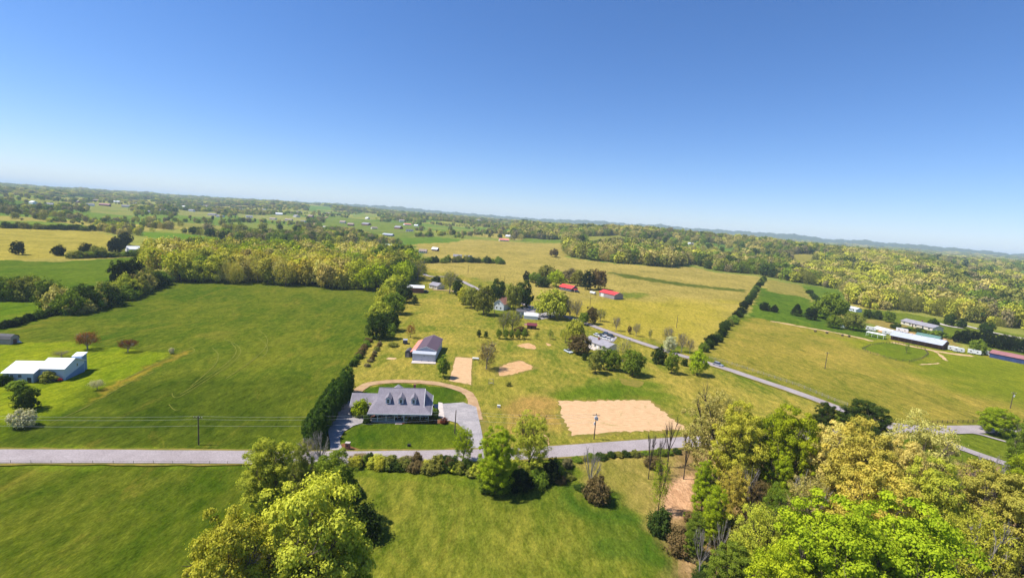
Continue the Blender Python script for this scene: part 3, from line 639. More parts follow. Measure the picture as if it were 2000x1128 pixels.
def named_trees():
    D, F = 'deciduous_tree', 'flowering_tree'
    rows = [
     # foreground left clump
     (528, 1000, 856, 118, 'near', YG, 'tall rounded yellow-green tree below the road, topmost of the left clump', D, 'neartree'),
     (640, 1030, 884, 118, 'near', GREEN, 'mid green tree with dark gaps at the road end of the left clump', D, 'neartree'),
     (588, 1068, 872, 70, 'near', OLIVE, 'narrow olive tree wedged between the two tallest crowns of the left clump', D, 'neartree'),
     (600, 1235, 948, 285, 'near', YG, 'largest bright yellow-green crown of the left clump, cut by the bottom edge', D, 'neartree'),
     (450, 1300, 1010, 200, 'near', YG, 'yellow-green crown at the left bottom end of the foreground clump', D, 'neartree'),
     (682, 1230, 1052, 90, 'near', LIME, 'bright green small crown at the right bottom of the left clump', D, 'neartree'),
     # along the near road
     (905, 903, 836, 52, 'nearthin', LIME, 'light leafy tree with pale forked trunk at the foot of the right driveway', D, 'grey'),
     (966, 962, 836, 84, 'near', LIME, 'bright light green rounded tree rising from the roadside hedge', D, 'neartree'),
     (1032, 925, 808, 96, 'nearthin', YG, 'many-stemmed yellow-green tree in the roadside hedge, right of the bright green one', D, 'dark'),
     (1150, 965, 868, 62, None, GREY, 'bare grey multi-stem tree standing at the right end of the roadside hedge', 'bare_tree', 'grey'),
     (1266, 935, 836, 40, None, GREY, 'leftmost of the bare dark trees in front of the road below the straw plot', 'bare_tree', 'dark'),
     (1286, 928, 846, 28, None, GREY, 'short middle one of the bare dark trees in front of the straw plot', 'bare_tree', 'dark'),
     (1303, 912, 812, 56, None, GREY, 'tallest of the bare dark trees in front of the straw plot, long left limb', 'bare_tree', 'dark'),
     (1285, 1000, 892, 50, 'thin', LIME, 'small yellow-green tree with forked dark trunk at the edge of the lower field', D, 'dark'),
     # foreground right wood
     (1380, 945, 762, 130, 'nearthin', TAN, 'tall airy tree with orange-brown new leaves standing before the straw plot corner', D, 'dark'),
     (1428, 975, 785, 110, 'near', YG, 'yellow-green tree right of the airy orange-brown one, beside the road', D, 'neartree'),
     (1520, 985, 788, 120, 'near', LIME, 'large fresh green tree hiding the road, left of the dark round pair', D, 'neartree'),
     (1478, 960, 805, 70, 'nearthin', GREEN, 'green crown between the yellow-green and the large fresh green roadside trees', D, 'neartree'),
     (1368, 1008, 896, 62, 'near', LIME, 'small bright yellow-green crown just right of the clay bank', D, 'neartree'),
     (1424, 1030, 906, 62, 'nearthin', GOLD, 'rounded golden-brown crown beside the small bright one right of the clay bank', D, 'dark'),
     (1388, 1062, 948, 62, 'near', LIME, 'bright green small tree below the golden-brown crown', D, 'neartree'),
     (1512, 1000, 882, 70, 'near', LIME, 'green tree standing in the gap below the large fresh green tree', D, 'neartree'),
     (1508, 1065, 945, 70, 'nearthin', GREEN, 'deep green tree at the centre of the lower right wood', D, 'neartree'),
     (1462, 1160, 978, 110, 'nearthin', YG, 'olive-yellow thin crown left of the huge lime one', D, 'dark'),
     (1420, 1190, 1060, 100, 'near', GREEN, 'low green crown at the bottom left of the right wood', D, 'neartree'),
     (1352, 1090, 1000, 50, 'near', GREEN, 'dark green small tree at the wood edge beside the clay bank', D, 'neartree'),
     (1604, 860, 785, 50, 'near', DGREEN, 'small dark green tree at the road junction, left one of the dark pair', D, 'neartree'),
     (1680, 872, 781, 84, 'near', DGREEN, 'broad dark green tree at the road junction, right one of the dark pair', D, 'neartree'),
     (1600, 1010, 822, 130, 'near', PALE_Y, 'pale yellow crown left of the big gold one in the right wood', D, 'neartree'),
     (1655, 1040, 815, 150, 'near', GOLD, 'big golden crown right below the dark pair at the junction', D, 'neartree'),
     (1775, 1020, 808, 160, 'nearthin', PALE_Y, 'large airy pale yellow tree in front of the road bend', D, 'neartree'),
     (1730, 1050, 850, 120, 'near', PALE_Y, 'pale yellow tree filling the gap below the airy one at the bend', D, 'neartree'),
     (1560, 1085, 925, 100, 'nearthin', TAN, 'thin peach coloured crown left in the middle of the right wood', D, 'grey'),
     (1680, 1140, 895, 165, 'near', GOLD, 'broad golden crown in the middle of the lower right wood', D, 'neartree'),
     (1790, 1120, 890, 130, 'near', YG, 'yellow-green crown right of the broad golden middle one', D, 'neartree'),
     (1890, 1110, 895, 150, 'near', GOLD, 'gold-yellow crown at the right, below the grass triangle at the fork', D, 'neartree'),
     (1960, 1150, 925, 160, 'near', GOLD, 'golden crown touching the right edge of the picture', D, 'neartree'),
     (1870, 1230, 985, 150, 'nearthin', YG, 'yellow thin crown low at the right beside the dead branches', D, 'grey'),
     (1990, 1290, 1040, 150, 'near', OLIVE, 'olive-gold crown in the bottom right corner', D, 'neartree'),
     (1590, 1290, 970, 250, 'near', LIME, 'huge lime green crown at the bottom, left half', D, 'neartree'),
     (1730, 1310, 975, 260, 'near', LIME, 'huge lime green crown at the bottom, right half', D, 'neartree'),
     (1500, 1330, 1060, 170, 'near', LIME, 'lime green crown low at the bottom, left of the two huge ones', D, 'neartree'),
     (1945, 848, 796, 62, 'near', LIME, 'round lime tree with short trunk on the grass by the right road', D, 'neartree'),
     (1988, 990, 802, 80, 'near', GREEN, 'green tree cut by the right edge beside the round lime tree', D, 'neartree'),
     (1990, 1010, 880, 90, 'near', LIME, 'bright green low crown at the right edge above the golden ones', D, 'neartree'),
     (1915, 985, 880, 80, None, GREY, 'dead grey tree with bare limbs by the side road', 'bare_tree', 'grey'),
     (1812, 1140, 980, 80, None, GREY, 'dead silver tree with bare branches between gold and lime crowns', 'bare_tree', 'grey'),
     (1885, 1240, 1070, 110, None, GREY, 'bare grey tree at the bottom right over the leaf litter', 'bare_tree', 'grey'),
     (1365, 1120, 1030, 60, None, GREY, 'fallen-looking bare grey tree at the foot of the wood edge', 'bare_tree', 'grey'),
     (1335, 935, 830, 44, None, GREY, 'bare brown tree right below the corner of the straw plot', 'bare_tree', 'dark'),
     (1412, 960, 850, 40, None, GREY, 'bare forked tree in front of the airy orange-brown one', 'bare_tree', 'dark'),
     (1455, 1010, 900, 46, None, GREY, 'leafless brown tree in the gap beside the small green crown', 'bare_tree', 'grey'),
     (1472, 1040, 935, 70, 'nearthin', BROWN, 'thin brown tree with few leaves in the middle gap of the wood', D, 'dark'),
     (1400, 1110, 1010, 50, None, GREY, 'leaning bare tree low at the wood edge', 'bare_tree', 'grey'),
     (1540, 960, 850, 50, None, GREY, 'bare dark tree showing against the road through the wood', 'bare_tree', 'dark'),
     (1700, 1110, 985, 60, None, GREY, 'pale bare branches rising above the lime crowns', 'bare_tree', 'grey'),
     # left house
     (171, 682, 648, 46, 'flat', RUST, 'spreading tree with rust brown new leaves behind the white house', D, 'grey'),
     (250, 687, 662, 35, 'flat', MAROON, 'low spreading tree with dark red leaves right of the rust brown one', D, 'grey'),
     (335, 690, 679, 11, 'mid', WHITE, 'smallest white blossoming tree at the corner of the mown lawn', F, 'tree'),
     (190, 761, 741, 28, 'flat', WHITE, 'small white blossoming tree right below the white house', F, 'tree'),
     (53, 800, 756, 48, 'dome', DGREEN, 'dark green tree on the lawn just above the large white blossoming one', D, 'tree'),
     (46, 833, 799, 48, 'mid', WHITE, 'largest white blossoming tree at the left edge of the lawn', F, 'tree'),
     (120, 697, 684, 34, 'twig', GREY, 'leafless brown shrub-like tree behind the white house roof', 'bare_tree', 'grey'),
     (36, 497, 471, 24, 'dome', CEDAR, 'lone dark cedar at the left in the tan field', 'cedar_tree', 'cone'),
     (115, 499, 478, 24, 'dome', CEDAR, 'lone dark round cedar second from the left in the tan field', 'cedar_tree', 'cone'),
     (170, 499, 475, 26, 'dome', CEDAR, 'lone dark cedar third from the left at the tan field edge', 'cedar_tree', 'cone'),
     (193, 501, 480, 28, 'far', OLIVE, 'olive green tree right beside the third lone cedar', D, 'tree'),
     (226, 492, 465, 30, 'dome', CEDAR, 'dark cedar at the near end of the row by the white-roofed shed', 'cedar_tree', 'cone'),
     (236, 485, 458, 26, 'dome', CEDAR, 'dark cedar in the middle of the row by the white-roofed shed', 'cedar_tree', 'cone'),
     (247, 479, 453, 22, 'dome', CEDAR, 'dark cedar at the far end of the row by the white-roofed shed', 'cedar_tree', 'cone'),
     # field edge line behind the shop
     (768, 575, 538, 46, 'mid', YG, 'yellow-green tree at the top of the field edge row, against the big wood', D, 'tree'),
     (752, 600, 562, 44, 'mid', YG, 'yellow tree second from the top of the field edge row', D, 'tree'),
     (788, 590, 552, 40, 'dome', DGREEN, 'dark green tree behind the field edge row near the brown barn', D, 'tree'),
     (742, 627, 590, 56, 'mid', YG, 'broad yellow tree half way down the field edge row', D, 'tree'),
     (768, 612, 572, 48, 'mid', GREEN, 'green tree behind the broad yellow one in the field edge row', D, 'tree'),
     (762, 645, 606, 44, 'dome', DGREEN, 'dark tree low in the field edge row, behind the lowest one', D, 'tree'),
     (736, 660, 611, 50, 'dome', DGREEN, 'dark green tree at the lower end of the field edge row', D, 'tree'),
     (761, 661, 632, 30, 'mid', GREEN, 'small round green tree at the lower end of the field edge row', D, 'tree'),
     (802, 659, 629, 24, 'thin', RUST, 'small tree with reddish leaves left behind the shop building', D, 'tree'),
     (810, 595, 576, 13, 'dome', DGREEN, 'little dark tree on the lawn below the brown barn', D, 'tree'),
     (865, 737, 693, 28, 'mid', GREEN, 'narrow ragged green tree at the shop corner beside the straw strip', D, 'tree'),
     (950, 720, 664, 46, 'thin', BROWN, 'thin brownish tree right of the straw strip', D, 'grey'),
     (878, 572, 527, 40, 'thin', OLIVE, 'tall thinly leafed tree beside the road right of the small grey house', D, 'grey'),
     (893, 577, 542, 24, 'dome', DGREEN, 'dark tree at the right foot of the tall thinly leafed roadside one', D, 'tree'),
     (816, 546, 505, 46, 'thin', OLIVE, 'grey-olive tree at the right end of the big wood by the road', D, 'grey'),
     (904, 594, 562, 26, 'mid', YG, 'yellow-green tree at the left of the group west of the farmhouse', D, 'tree'),
     (920, 601, 562, 40, 'mid', OLIVE, 'olive tree second in the group west of the farmhouse', D, 'tree'),
     (944, 614, 559, 46, 'mid', OLIVE, 'broad golden-olive tree with clear trunk west of the farmhouse', D, 'tree'),
     (971, 590, 545, 38, 'dome', DGREEN, 'round dark green tree behind the farmhouse', D, 'tree'),
     (1002, 604, 556, 36, 'mid', OLIVE, 'yellowish tree right over the farmhouse roof', D, 'tree'),
     (1021, 600, 548, 46, 'dome', DGREEN, 'tall dark green tree shading the farmyard', D, 'tree'),
     (983, 648, 606, 34, 'thin', OLIVE, 'thin olive tree with leaning trunks in front of the farmhouse', D, 'grey'),
     (1000, 646, 604, 44, 'thin', OLIVE, 'forked olive tree in front of the farmyard sheds', D, 'grey'),
     (1074, 620, 565, 66, 'mid', YG, 'big spreading yellow-green tree at the farmyard', D, 'tree'),
     (1098, 618, 570, 34, 'mid', OLIVE, 'olive tree touching the right of the big farmyard tree', D, 'tree'),
     (1112, 624, 582, 24, 'twig', GREY, 'bare tree first from the left beside the farmyard road', 'bare_tree', 'grey'),
     (1126, 626, 582, 24, 'twig', GREY, 'bare tree second from the left beside the farmyard road', 'bare_tree', 'grey'),
     (1139, 634, 610, 22, 'mid', GREEN, 'small green tree where the road leaves the farm trees', D, 'tree'),
     (1154, 632, 600, 28, 'mid', BROWN, 'dark reddish-brown tree at the roadside by the farm', D, 'tree'),
     (1172, 627, 602, 26, 'thin', OLIVE, 'thin olive tree in the field edge right of the reddish one', D, 'grey'),
     (1123, 660, 624, 42, 'mid', YG, 'golden tree left behind the ranch house', D, 'tree'),
     (1130, 690, 652, 46, 'mid', BROWN, 'dark brown-green tree at the left end of the ranch house', D, 'tree'),
     (1104, 668, 640, 24, 'thin', YG, 'thin yellow tree left of the golden one by the ranch house', D, 'tree'),
     (1162, 728, 680, 36, 'mid', OLIVE, 'olive tree at the left of the lawn group before the ranch house', D, 'tree'),
     (1178, 720, 676, 30, 'mid', GREEN, 'green tree second in the lawn group before the ranch house', D, 'tree'),
     (1196, 723, 683, 36, 'mid', GREEN, 'round green tree third in the lawn group before the ranch house', D, 'tree'),
     (1216, 706, 660, 36, 'thin', GOLD, 'orange-gold thin tree behind the lawn group before the ranch house', D, 'grey'),
     (1235, 732, 684, 50, 'mid', GREEN, 'largest round deep green tree at the right of the lawn group', D, 'tree'),
     (1286, 710, 676, 28, 'column', DGREEN, 'dark egg-shaped evergreen on the lawn by the road', 'evergreen_tree', 'cone'),
     (1311, 729, 683, 32, 'mid', GREEN, 'ragged green tree between the dark evergreen and the lime tree', D, 'tree'),
     (1361, 732, 683, 40, 'mid', LIME, 'bright lime green tree near the car on the road', D, 'tree'),
     (1337, 714, 700, 14, 'dome', DGREEN, 'tiny green tree on the lawn left of the bright lime tree', D, 'tree'),
     (1203, 646, 616, 24, 'twig', GREY, 'leftmost bare tree along the far side of the road', 'bare_tree', 'grey'),
     (1229, 652, 635, 10, 'mid', BROWN, 'slim dark tree second along the far side of the road', D, 'tree'),
     (1242, 656, 630, 20, 'twig', GREY, 'bare tree right of the slim dark one along the road', 'bare_tree', 'grey'),
     (1269, 662, 641, 10, 'thin', OLIVE, 'skinny sapling with few leaves along the far side of the road', D, 'grey'),
     (1304, 672, 636, 30, 'twig', GREY, 'wide bare tree behind the pale blossoming one', 'bare_tree', 'grey'),
     (1307, 687, 656, 26, 'mid', WHITE, 'pale blossoming tree on the far side of the road', F, 'grey'),
     (1331, 687, 648, 28, 'twig', GREY, 'bare tree right of the pale blossoming one', 'bare_tree', 'grey'),
     (1347, 689, 660, 20, 'twig', GREY, 'last small bare tree before the long hedge', 'bare_tree', 'grey'),
     # red roofs
     (1028, 549, 529, 16, 'dome', CEDAR, 'small dark tree at the left end of the grove by the red roofs', 'cedar_tree', 'cone'),
     (1045, 552, 532, 26, 'mid', GREEN, 'green tree left in the grove by the red roofs', D, 'tree'),
     (1068, 548, 518, 38, 'mid', OLIVE, 'tall olive tree at the back of the grove by the red roofs', D, 'tree'),
     (1086, 560, 528, 44, 'mid', LIME, 'bright green tree just left of the red-roofed house', D, 'tree'),
     (1112, 552, 524, 34, 'mid', GREY, 'greyish tree behind the red-roofed house', D, 'tree'),
     (1128, 558, 527, 30, 'mid', OLIVE, 'olive tree right behind the red-roofed house', D, 'tree'),
     (1147, 565, 526, 28, 'dome', CEDAR, 'tall dark cedar between the two red roofs', 'cedar_tree', 'cone'),
     (1168, 565, 527, 36, 'mid', BROWN, 'brown-gold tree above the red-roofed barn', D, 'tree'),
     (1060, 560, 540, 30, 'dome', DGREEN, 'dark low tree in front of the grove by the red roofs', D, 'tree'),
     (1082, 502, 485, 20, 'mid', BROWN, 'lone brown tree out in the big tan field', D, 'tree'),
     # right farm
     (1493, 606, 590, 22, 'dome', CEDAR, 'leftmost dark round cedar on the green hillside', 'cedar_tree', 'cone'),
     (1512, 609, 595, 17, 'dome', CEDAR, 'second dark round cedar on the green hillside', 'cedar_tree', 'cone'),
     (1555, 616, 593, 24, 'cone', CEDAR, 'dark pointed cedar on the green hillside', 'cedar_tree', 'cone'),
     (1584, 624, 600, 24, 'dome', CEDAR, 'dark cedar touching the big green tree', 'cedar_tree', 'cone'),
     (1621, 623, 572, 64, 'mid', GREEN, 'biggest rounded green tree of the hillside farm', D, 'tree'),
     (1628, 640, 615, 32, 'mid', GREEN, 'low green tree beside the blue pool', D, 'tree'),
     (1666, 644, 611, 42, 'mid', OLIVE, 'round olive-grey tree right of the blue pool', D, 'tree'),
     (1693, 621, 603, 18, 'dome', DGREEN, 'dark green tree first of the row left of the long grey farmhouse', D, 'tree'),
     (1713, 623, 606, 22, 'dome', DGREEN, 'dark green tree second of the row left of the long grey farmhouse', D, 'tree'),
     (1736, 629, 607, 22, 'mid', GREEN, 'green tree at the left end of the long grey farmhouse', D, 'tree'),
     (1822, 637, 621, 20, 'dome', DGREEN, 'round green tree at the right end of the long grey farmhouse', D, 'tree'),
     (1853, 635, 612, 24, 'dome', DGREEN, 'round dark tree above the pale turning lane', D, 'tree'),
     (1877, 640, 621, 18, 'dome', DGREEN, 'smaller dark tree right above the pale turning lane', D, 'tree'),
     (1926, 650, 627, 26, 'dome', DGREEN, 'dark tree on the far lawn at the right', D, 'tree'),
     (1908, 690, 662, 38, 'mid', GREEN, 'light green tree left of the blue shed', D, 'tree'),
     (1770, 689, 668, 12, 'thin', GREEN, 'small tree inside the fenced paddock', D, 'tree'),
    ]
    for x, yb, yt, wpx, shp, colr, lab, nm, tk in rows:
        if yb > 900: wpx *= .87
        TP(x, yb, yt, wpx, shp, colr, lab, nm, tk); NTREE[0] += 1
    # orchard row
    pos = [(974, 661, 641, 13), (987, 662, 641, 15), (999, 662, 643, 12), (1011, 662, 642, 13), (1024, 662, 641, 14), (1048, 662, 647, 10), (1074, 662, 640, 16), (1098, 661, 643, 12)]
    TP(935, 658, 643, 10, 'dome', DGREEN, 'first small tree of the sapling row, standing apart at its left end', D, 'tree', 'saplings in a row')
    TP(949, 659.5, 646, 9, 'dome', DGREEN, 'second small tree of the sapling row, right of the first', D, 'tree', 'saplings in a row')
    for i, (x, yb, yt, wpx) in enumerate(pos):
        TP(x, yb, yt, wpx, 'mid' if i < 5 else 'thin', GREEN, '%s small tree from the left in the sapling row below the maroon-roofed cabin' % ordn(i + 3), D, 'tree', 'saplings in a row'); NTREE[0] += 1
    # clipped-looking cypress screen left of the main house
    n = 10
    for i in range(n):
        t = i / (n - 1); x = 622 + (684 - 622) * t; yb = 870 - (870 - 768) * t ** .95; yt = yb - (64 - 12 * t)
        TP(x - 6, yb, yt, 40 - 6 * t, 'column', lin(84, 116, 54, .9), '%s dark cypress from the road end of the tall screen, driveway side' % ordn(i + 1), 'cypress_tree', 'cone', 'cypress screen beside the driveway'); NTREE[0] += 1
        if i < n - 2: TP(x - 18, yb - 6, yt + 4, 30 - 6 * t, 'column', lin(76, 108, 50, .9), '%s dark cypress from the road end of the tall screen, field side' % ordn(i + 1), 'cypress_tree', 'cone', 'cypress screen beside the driveway'); NTREE[0] += 1
    TP(625, 912, 842, 56, None, GREY, 'bare silvery tree at the road end of the cypress screen', 'bare_tree', 'grey')
    TP(600, 892, 858, 50, 'twig', GREY, 'low grey leafless thicket tree at the foot of the cypress screen', 'bare_tree', 'grey')
    # pines hiding the right farm
    for i, (x, yb, yt, wpx) in enumerate([(1868, 668, 645, 18), (1884, 670, 643, 24), (1902, 672, 646, 24), (1918, 674, 645, 24), (1936, 678, 650, 26), (1955, 682, 652, 24), (1972, 684, 655, 22), (1992, 688, 660, 24)]):
        TP(x, yb, yt, wpx, 'dome', CEDAR, '%s dark pine from the left in the row before the blue shed' % ordn(i + 1), 'pine_tree', 'tree', 'pines at the right farm'); NTREE[0] += 1
named_trees()

def hedge(px, n, hm, wm, cols, label, group, shape='shrub', jit=.8, name='shrub', cat='shrub'):
    pts = [Vector(tuple(G(x, y))[:2]) for x, y in px]; seg = [(b - a).length for a, b in zip(pts[:-1], pts[1:])]; tot = sum(seg)
    for i in range(n):
        s_ = tot * (i + random.uniform(.2, .8)) / n
        for k, l in enumerate(seg):
            if s_ <= l or k == len(seg) - 1: p = pts[k].lerp(pts[k + 1], s_ / l); break
            s_ -= l
        x, y = p.x + random.uniform(-jit, jit), p.y + random.uniform(-jit, jit)
        h = random.uniform(*hm); wd = random.uniform(*wm)
        shrub(name, (x, y, h1(x, y)), h, wd, shape, random.choice(cols), label % ordn(i + 1), cat, group)
def hedges():
    hedge([(690, 905), (770, 912), (850, 915), (920, 922), (990, 935), (1060, 930), (1100, 915)], 44, (1.6, 3.6), (2.6, 4.8), [GREEN, OLIVE, OLIVE, DGREEN, BROWN, YG, GREY], '%s bush from the left in the dense hedgerow below the near road', 'roadside hedgerow', 'nearshrub', 1.4)
    hedge([(1100, 905), (1160, 897), (1230, 890), (1330, 884)], 14, (1.0, 1.9), (2.2, 3.4), [DGREEN, OLIVE, GREEN], '%s low bush from the left along the near road below the straw plot', 'low roadside bushes', 'nearshrub', .6)
    hedge([(940, 950), (1000, 958), (1040, 945), (1080, 925)], 10, (3.5, 5.5), (4, 6), [DGREEN, CEDAR, GREEN], '%s tall dark bush from the left in the thick hedgerow part under the many-stemmed tree', 'thick hedgerow end', 'nearshrub', 1.5)
    hedge([(1375, 688), (1392, 672), (1410, 650), (1430, 630), (1450, 608), (1463, 588), (1476, 568), (1492, 545)], 52, (4.2, 6.6), (5.0, 7.6), [DGREEN, GREEN, OLIVE, DGREEN, CEDAR], '%s tree from the road end of the long straight hedgerow beside the tan field', 'long straight hedgerow', 'dome', 1.2, 'hedge_tree', 'tree')
    hedge([(688, 717), (700, 700), (712, 680), (722, 664)], 14, (1.8, 2.8), (2.6, 3.8), [GREEN, DGREEN, GREEN, BROWN], '%s bush up from the cypress screen in the hay field edge strip', 'bushes at the field edge', 'shrub', .4)
    hedge([(716, 718), (728, 700), (736, 684), (744, 668)], 9, (1.2, 2.0), (2.0, 2.8), [BROWN, GREY, OLIVE], '%s bush from the near end of the short brownish row left of the workshop', 'brown bush row', 'shrub', .3)
    hedge([(2, 642), (40, 632), (80, 620), (120, 611), (165, 600)], 26, (2.2, 4), (3.5, 5.5), [CEDAR, DGREEN, DGREEN], '%s low dark bush from the left in the fence line above the barn-roofed shed', 'dark fence line bushes', 'shrub', .8)
    hedge([(-60, 586), (0, 584), (60, 584), (100, 588)], 16, (9, 14), (11, 16), [GREEN, DGREEN, OLIVE, LIME], '%s tree from the left in the hedgerow behind the small green field', 'left hedgerow trees', 'dome', 3, 'hedge_tree', 'tree')
    hedge([(100, 604), (150, 612), (190, 602), (230, 588), (262, 574), (300, 558), (322, 548)], 26, (8, 15), (10, 16), [TAN, OLIVE, YG, DGREEN, CEDAR, GREEN], '%s tree from the left in the mixed hedgerow curving to the big wood', 'curving hedgerow trees', 'dome', 4, 'hedge_tree', 'tree')
    hedge([(232, 574), (250, 566), (262, 560)], 5, (16, 22), (10, 14), [CEDAR], '%s tall blackish cedar from the left in the curving mixed hedgerow', 'tall hedgerow cedars', 'dome', 3, 'cedar_tree', 'tree')
    hedge([(132, 504), (160, 504), (200, 502), (240, 501), (283, 500)], 16, (4, 8), (7, 11), [DGREEN, OLIVE, GREEN], '%s bush from the left between the lone cedars and the long white-roofed shed', 'field boundary bushes', 'shrub', 3)
    hedge([(0, 445), (40, 446), (90, 448), (140, 449), (180, 451)], 22, (6, 10), (9, 14), [DGREEN, OLIVE, GREEN], '%s bush from the left along the far edge of the tan field at left', 'far tan field bushes', 'shrub', 5)
    hedge([(818, 514), (850, 513), (900, 511), (950, 513), (982, 515)], 22, (6, 11), (8, 13), [DGREEN, GREEN, OLIVE, GREEN], '%s tree from the left in the garden row inside the tan field', 'garden trees in the tan field', 'dome', 4, 'hedge_tree', 'tree')
    hedge([(1580, 570), (1592, 585), (1606, 600)], 8, (3, 5), (6, 9), [DGREEN], '%s small bush down the short hedge by the far tan slope', 'short far hedge', 'shrub', 2)
    hedge([(1740, 640), (1790, 648), (1850, 660), (1900, 668)], 16, (2.5, 4.5), (5, 8), [DGREEN, GREEN], '%s bush from the left in the hedge below the long mauve-roofed farmhouse', 'farmhouse hedge', 'shrub', 1.5)
    und = [BROWN, OLIVE, GREY, GREEN, TAN, DGREEN]
    hedge([(1350, 930), (1420, 960), (1480, 985), (1540, 990), (1600, 960)], 14, (1.5, 3.5), (2.5, 5), und, '%s undergrowth bush from the left along the road edge of the wood', 'undergrowth by the road', 'nearshrub', 2.5)
    hedge([(1330, 1000), (1400, 1030), (1470, 1080), (1560, 1100)], 14, (1.2, 3), (2.5, 5), und, '%s undergrowth bush from the left in the middle of the wood', 'undergrowth in the middle', 'nearshrub', 3)
    hedge([(1300, 1040), (1350, 1090), (1400, 1150)], 9, (1.2, 2.6), (2.2, 4), und, '%s undergrowth bush down the left edge of the wood', 'undergrowth at the wood edge', 'nearshrub', 1.5)
    hedge([(560, 985), (640, 990), (690, 960)], 9, (2, 4), (3, 5.5), und, '%s undergrowth bush from the left behind the lower left clump', 'undergrowth behind the clump', 'nearshrub', 2)
    hedge([(1080, 930), (1130, 945), (1190, 965)], 6, (1, 2.2), (2, 3.6), und, '%s weedy bush from the left near the bare grey tree', 'weedy bushes', 'nearshrub', 2)
    # round the main house
    SP(704, 811, 780, 37, 'nearshrub', lin(150, 172, 40, .95), 'large bright green bush at the corner of the garage wing', 'garden_shrub')
    SP(717, 826, 810, 15, 'nearshrub', DGREEN, 'round dark bush at the left end of the porch hedge', 'garden_shrub')
    SP(849, 815, 796, 14, 'nearshrub', GREEN, 'tall round bush at the right corner of the porch', 'garden_shrub')
    SP(793, 824, 813, 9, 'nearshrub', OLIVE, 'small ball bush right beside the porch steps', 'garden_shrub')
    SP(786, 822, 815, 6, 'nearshrub', OLIVE, 'tiny ball bush at the foot of the porch steps', 'garden_shrub')
    SP(867, 826, 815, 16, 'nearshrub', MAROON, 'reddish shrub at the parking edge in front of the house', 'garden_shrub')
    SP(96, 744, 724, 30, 'shrub', OLIVE, 'rounded grey-green bush against the white house', 'garden_shrub')
    SP(32, 758, 744, 34, 'shrub', GREEN, 'low green bush in front of the white house', 'garden_shrub')
    SP(8, 752, 730, 26, 'shrub', DGREEN, 'dark bush at the left corner of the white house', 'garden_shrub')
    SP(706, 1050, 985, 66, 'nearshrub', DGREEN, 'dark bush standing out right of the left clump', 'wild_shrub')
    SP(655, 1090, 1010, 60, 'nearshrub', CEDAR, 'shadowy dark bush behind the left clump', 'wild_shrub')
    SP(1165, 978, 930, 52, 'nearshrub', BROWN, 'brown twiggy bush at the foot of the bare grey tree', 'wild_shrub')
    SP(1288, 1040, 992, 52, 'nearshrub', DGREEN, 'dark bush at the edge of the clay bank', 'wild_shrub')
    SP(1330, 1072, 1030, 60, 'nearshrub', BROWN, 'brown bush between the lower field and the wood', 'wild_shrub')
    SP(1440, 1075, 1010, 60, 'nearshrub', OLIVE, 'olive thicket bush under the golden-brown crown', 'wild_shrub')
    SP(1275, 912, 890, 34, 'nearshrub', BROWN, 'dead brown brush under the bare dark trees', 'wild_shrub')
    SP(852, 551, 538, 20, 'shrub', DGREEN, 'dark bush right behind the small grey house', 'wild_shrub')
    SP(768, 676, 668, 22, 'shrub', OLIVE, 'flat brush heap on the grass left of the shop', 'brush_heap')
    SP(993, 753, 744, 12, 'shrub', OLIVE, 'small weedy tuft on the lawn right of the curved drive', 'wild_shrub')
    SP(1018, 652, 636, 26, 'shrub', BROWN, 'brown bush left of the maroon-roofed cabin', 'wild_shrub')
    SP(1141, 703, 690, 9, 'dome', DGREEN, 'small dark conical bush left of the lawn group', 'wild_shrub')
    for x in range(728, 774, 7):
        SP(x, 821, 812.5, 10, 'nearshrub', lin(100, 100, 50, .9), '%s clipped bush from the left in the left half of the porch hedge' % ordn((x - 728) // 7 + 1), 'hedge_bush', 'clipped porch hedge, left half')
    for x in range(800, 846, 7):
        SP(x, 825, 814, 11, 'nearshrub', lin(104, 98, 56, .9), '%s clipped bush from the left in the right half of the porch hedge' % ordn((x - 800) // 7 + 1), 'hedge_bush', 'clipped porch hedge, right half')
hedges()

# ------------------------------------------------------------------ woods
WOODA = PX([(286, 522), (300, 536), (330, 549), (430, 553), (560, 560), (740, 568), (785, 560), (815, 545), (812, 522), (790, 508), (740, 502), (600, 500), (450, 498), (330, 502), (290, 508)])
EDGE = [(-900, 420), (0, 431), (165, 440), (200, 456), (245, 459), (430, 470), (500, 472), (760, 477), (800, 478), (815, 463), (905, 467), (1000, 470), (1100, 478), (1108, 500), (1150, 511), (1200, 520), (1300, 521), (1350, 517), (1400, 529), (1484, 537), (1500, 541), (1568, 554), (1640, 566), (1648, 590), (1700, 604), (1800, 611), (1850, 622), (1900, 630), (2000, 644), (2600, 740)]
EX = np.array([e[0] for e in EDGE], float); EY = np.array([e[1] for e in EDGE], float)
OPEN = [(n, p) for n, p, a, b in FIELDS[1:] if n in ('str1','str2','str3','str4','str5','str6','tanL','strC','tan','hillP','strM','fR1','fR2','fR3','mid1','mid2','mid3','mid4','mid5','mid6','gR2','lawnR','tanR')]
OPEN_XY = [PX(p) for n, p in OPEN]
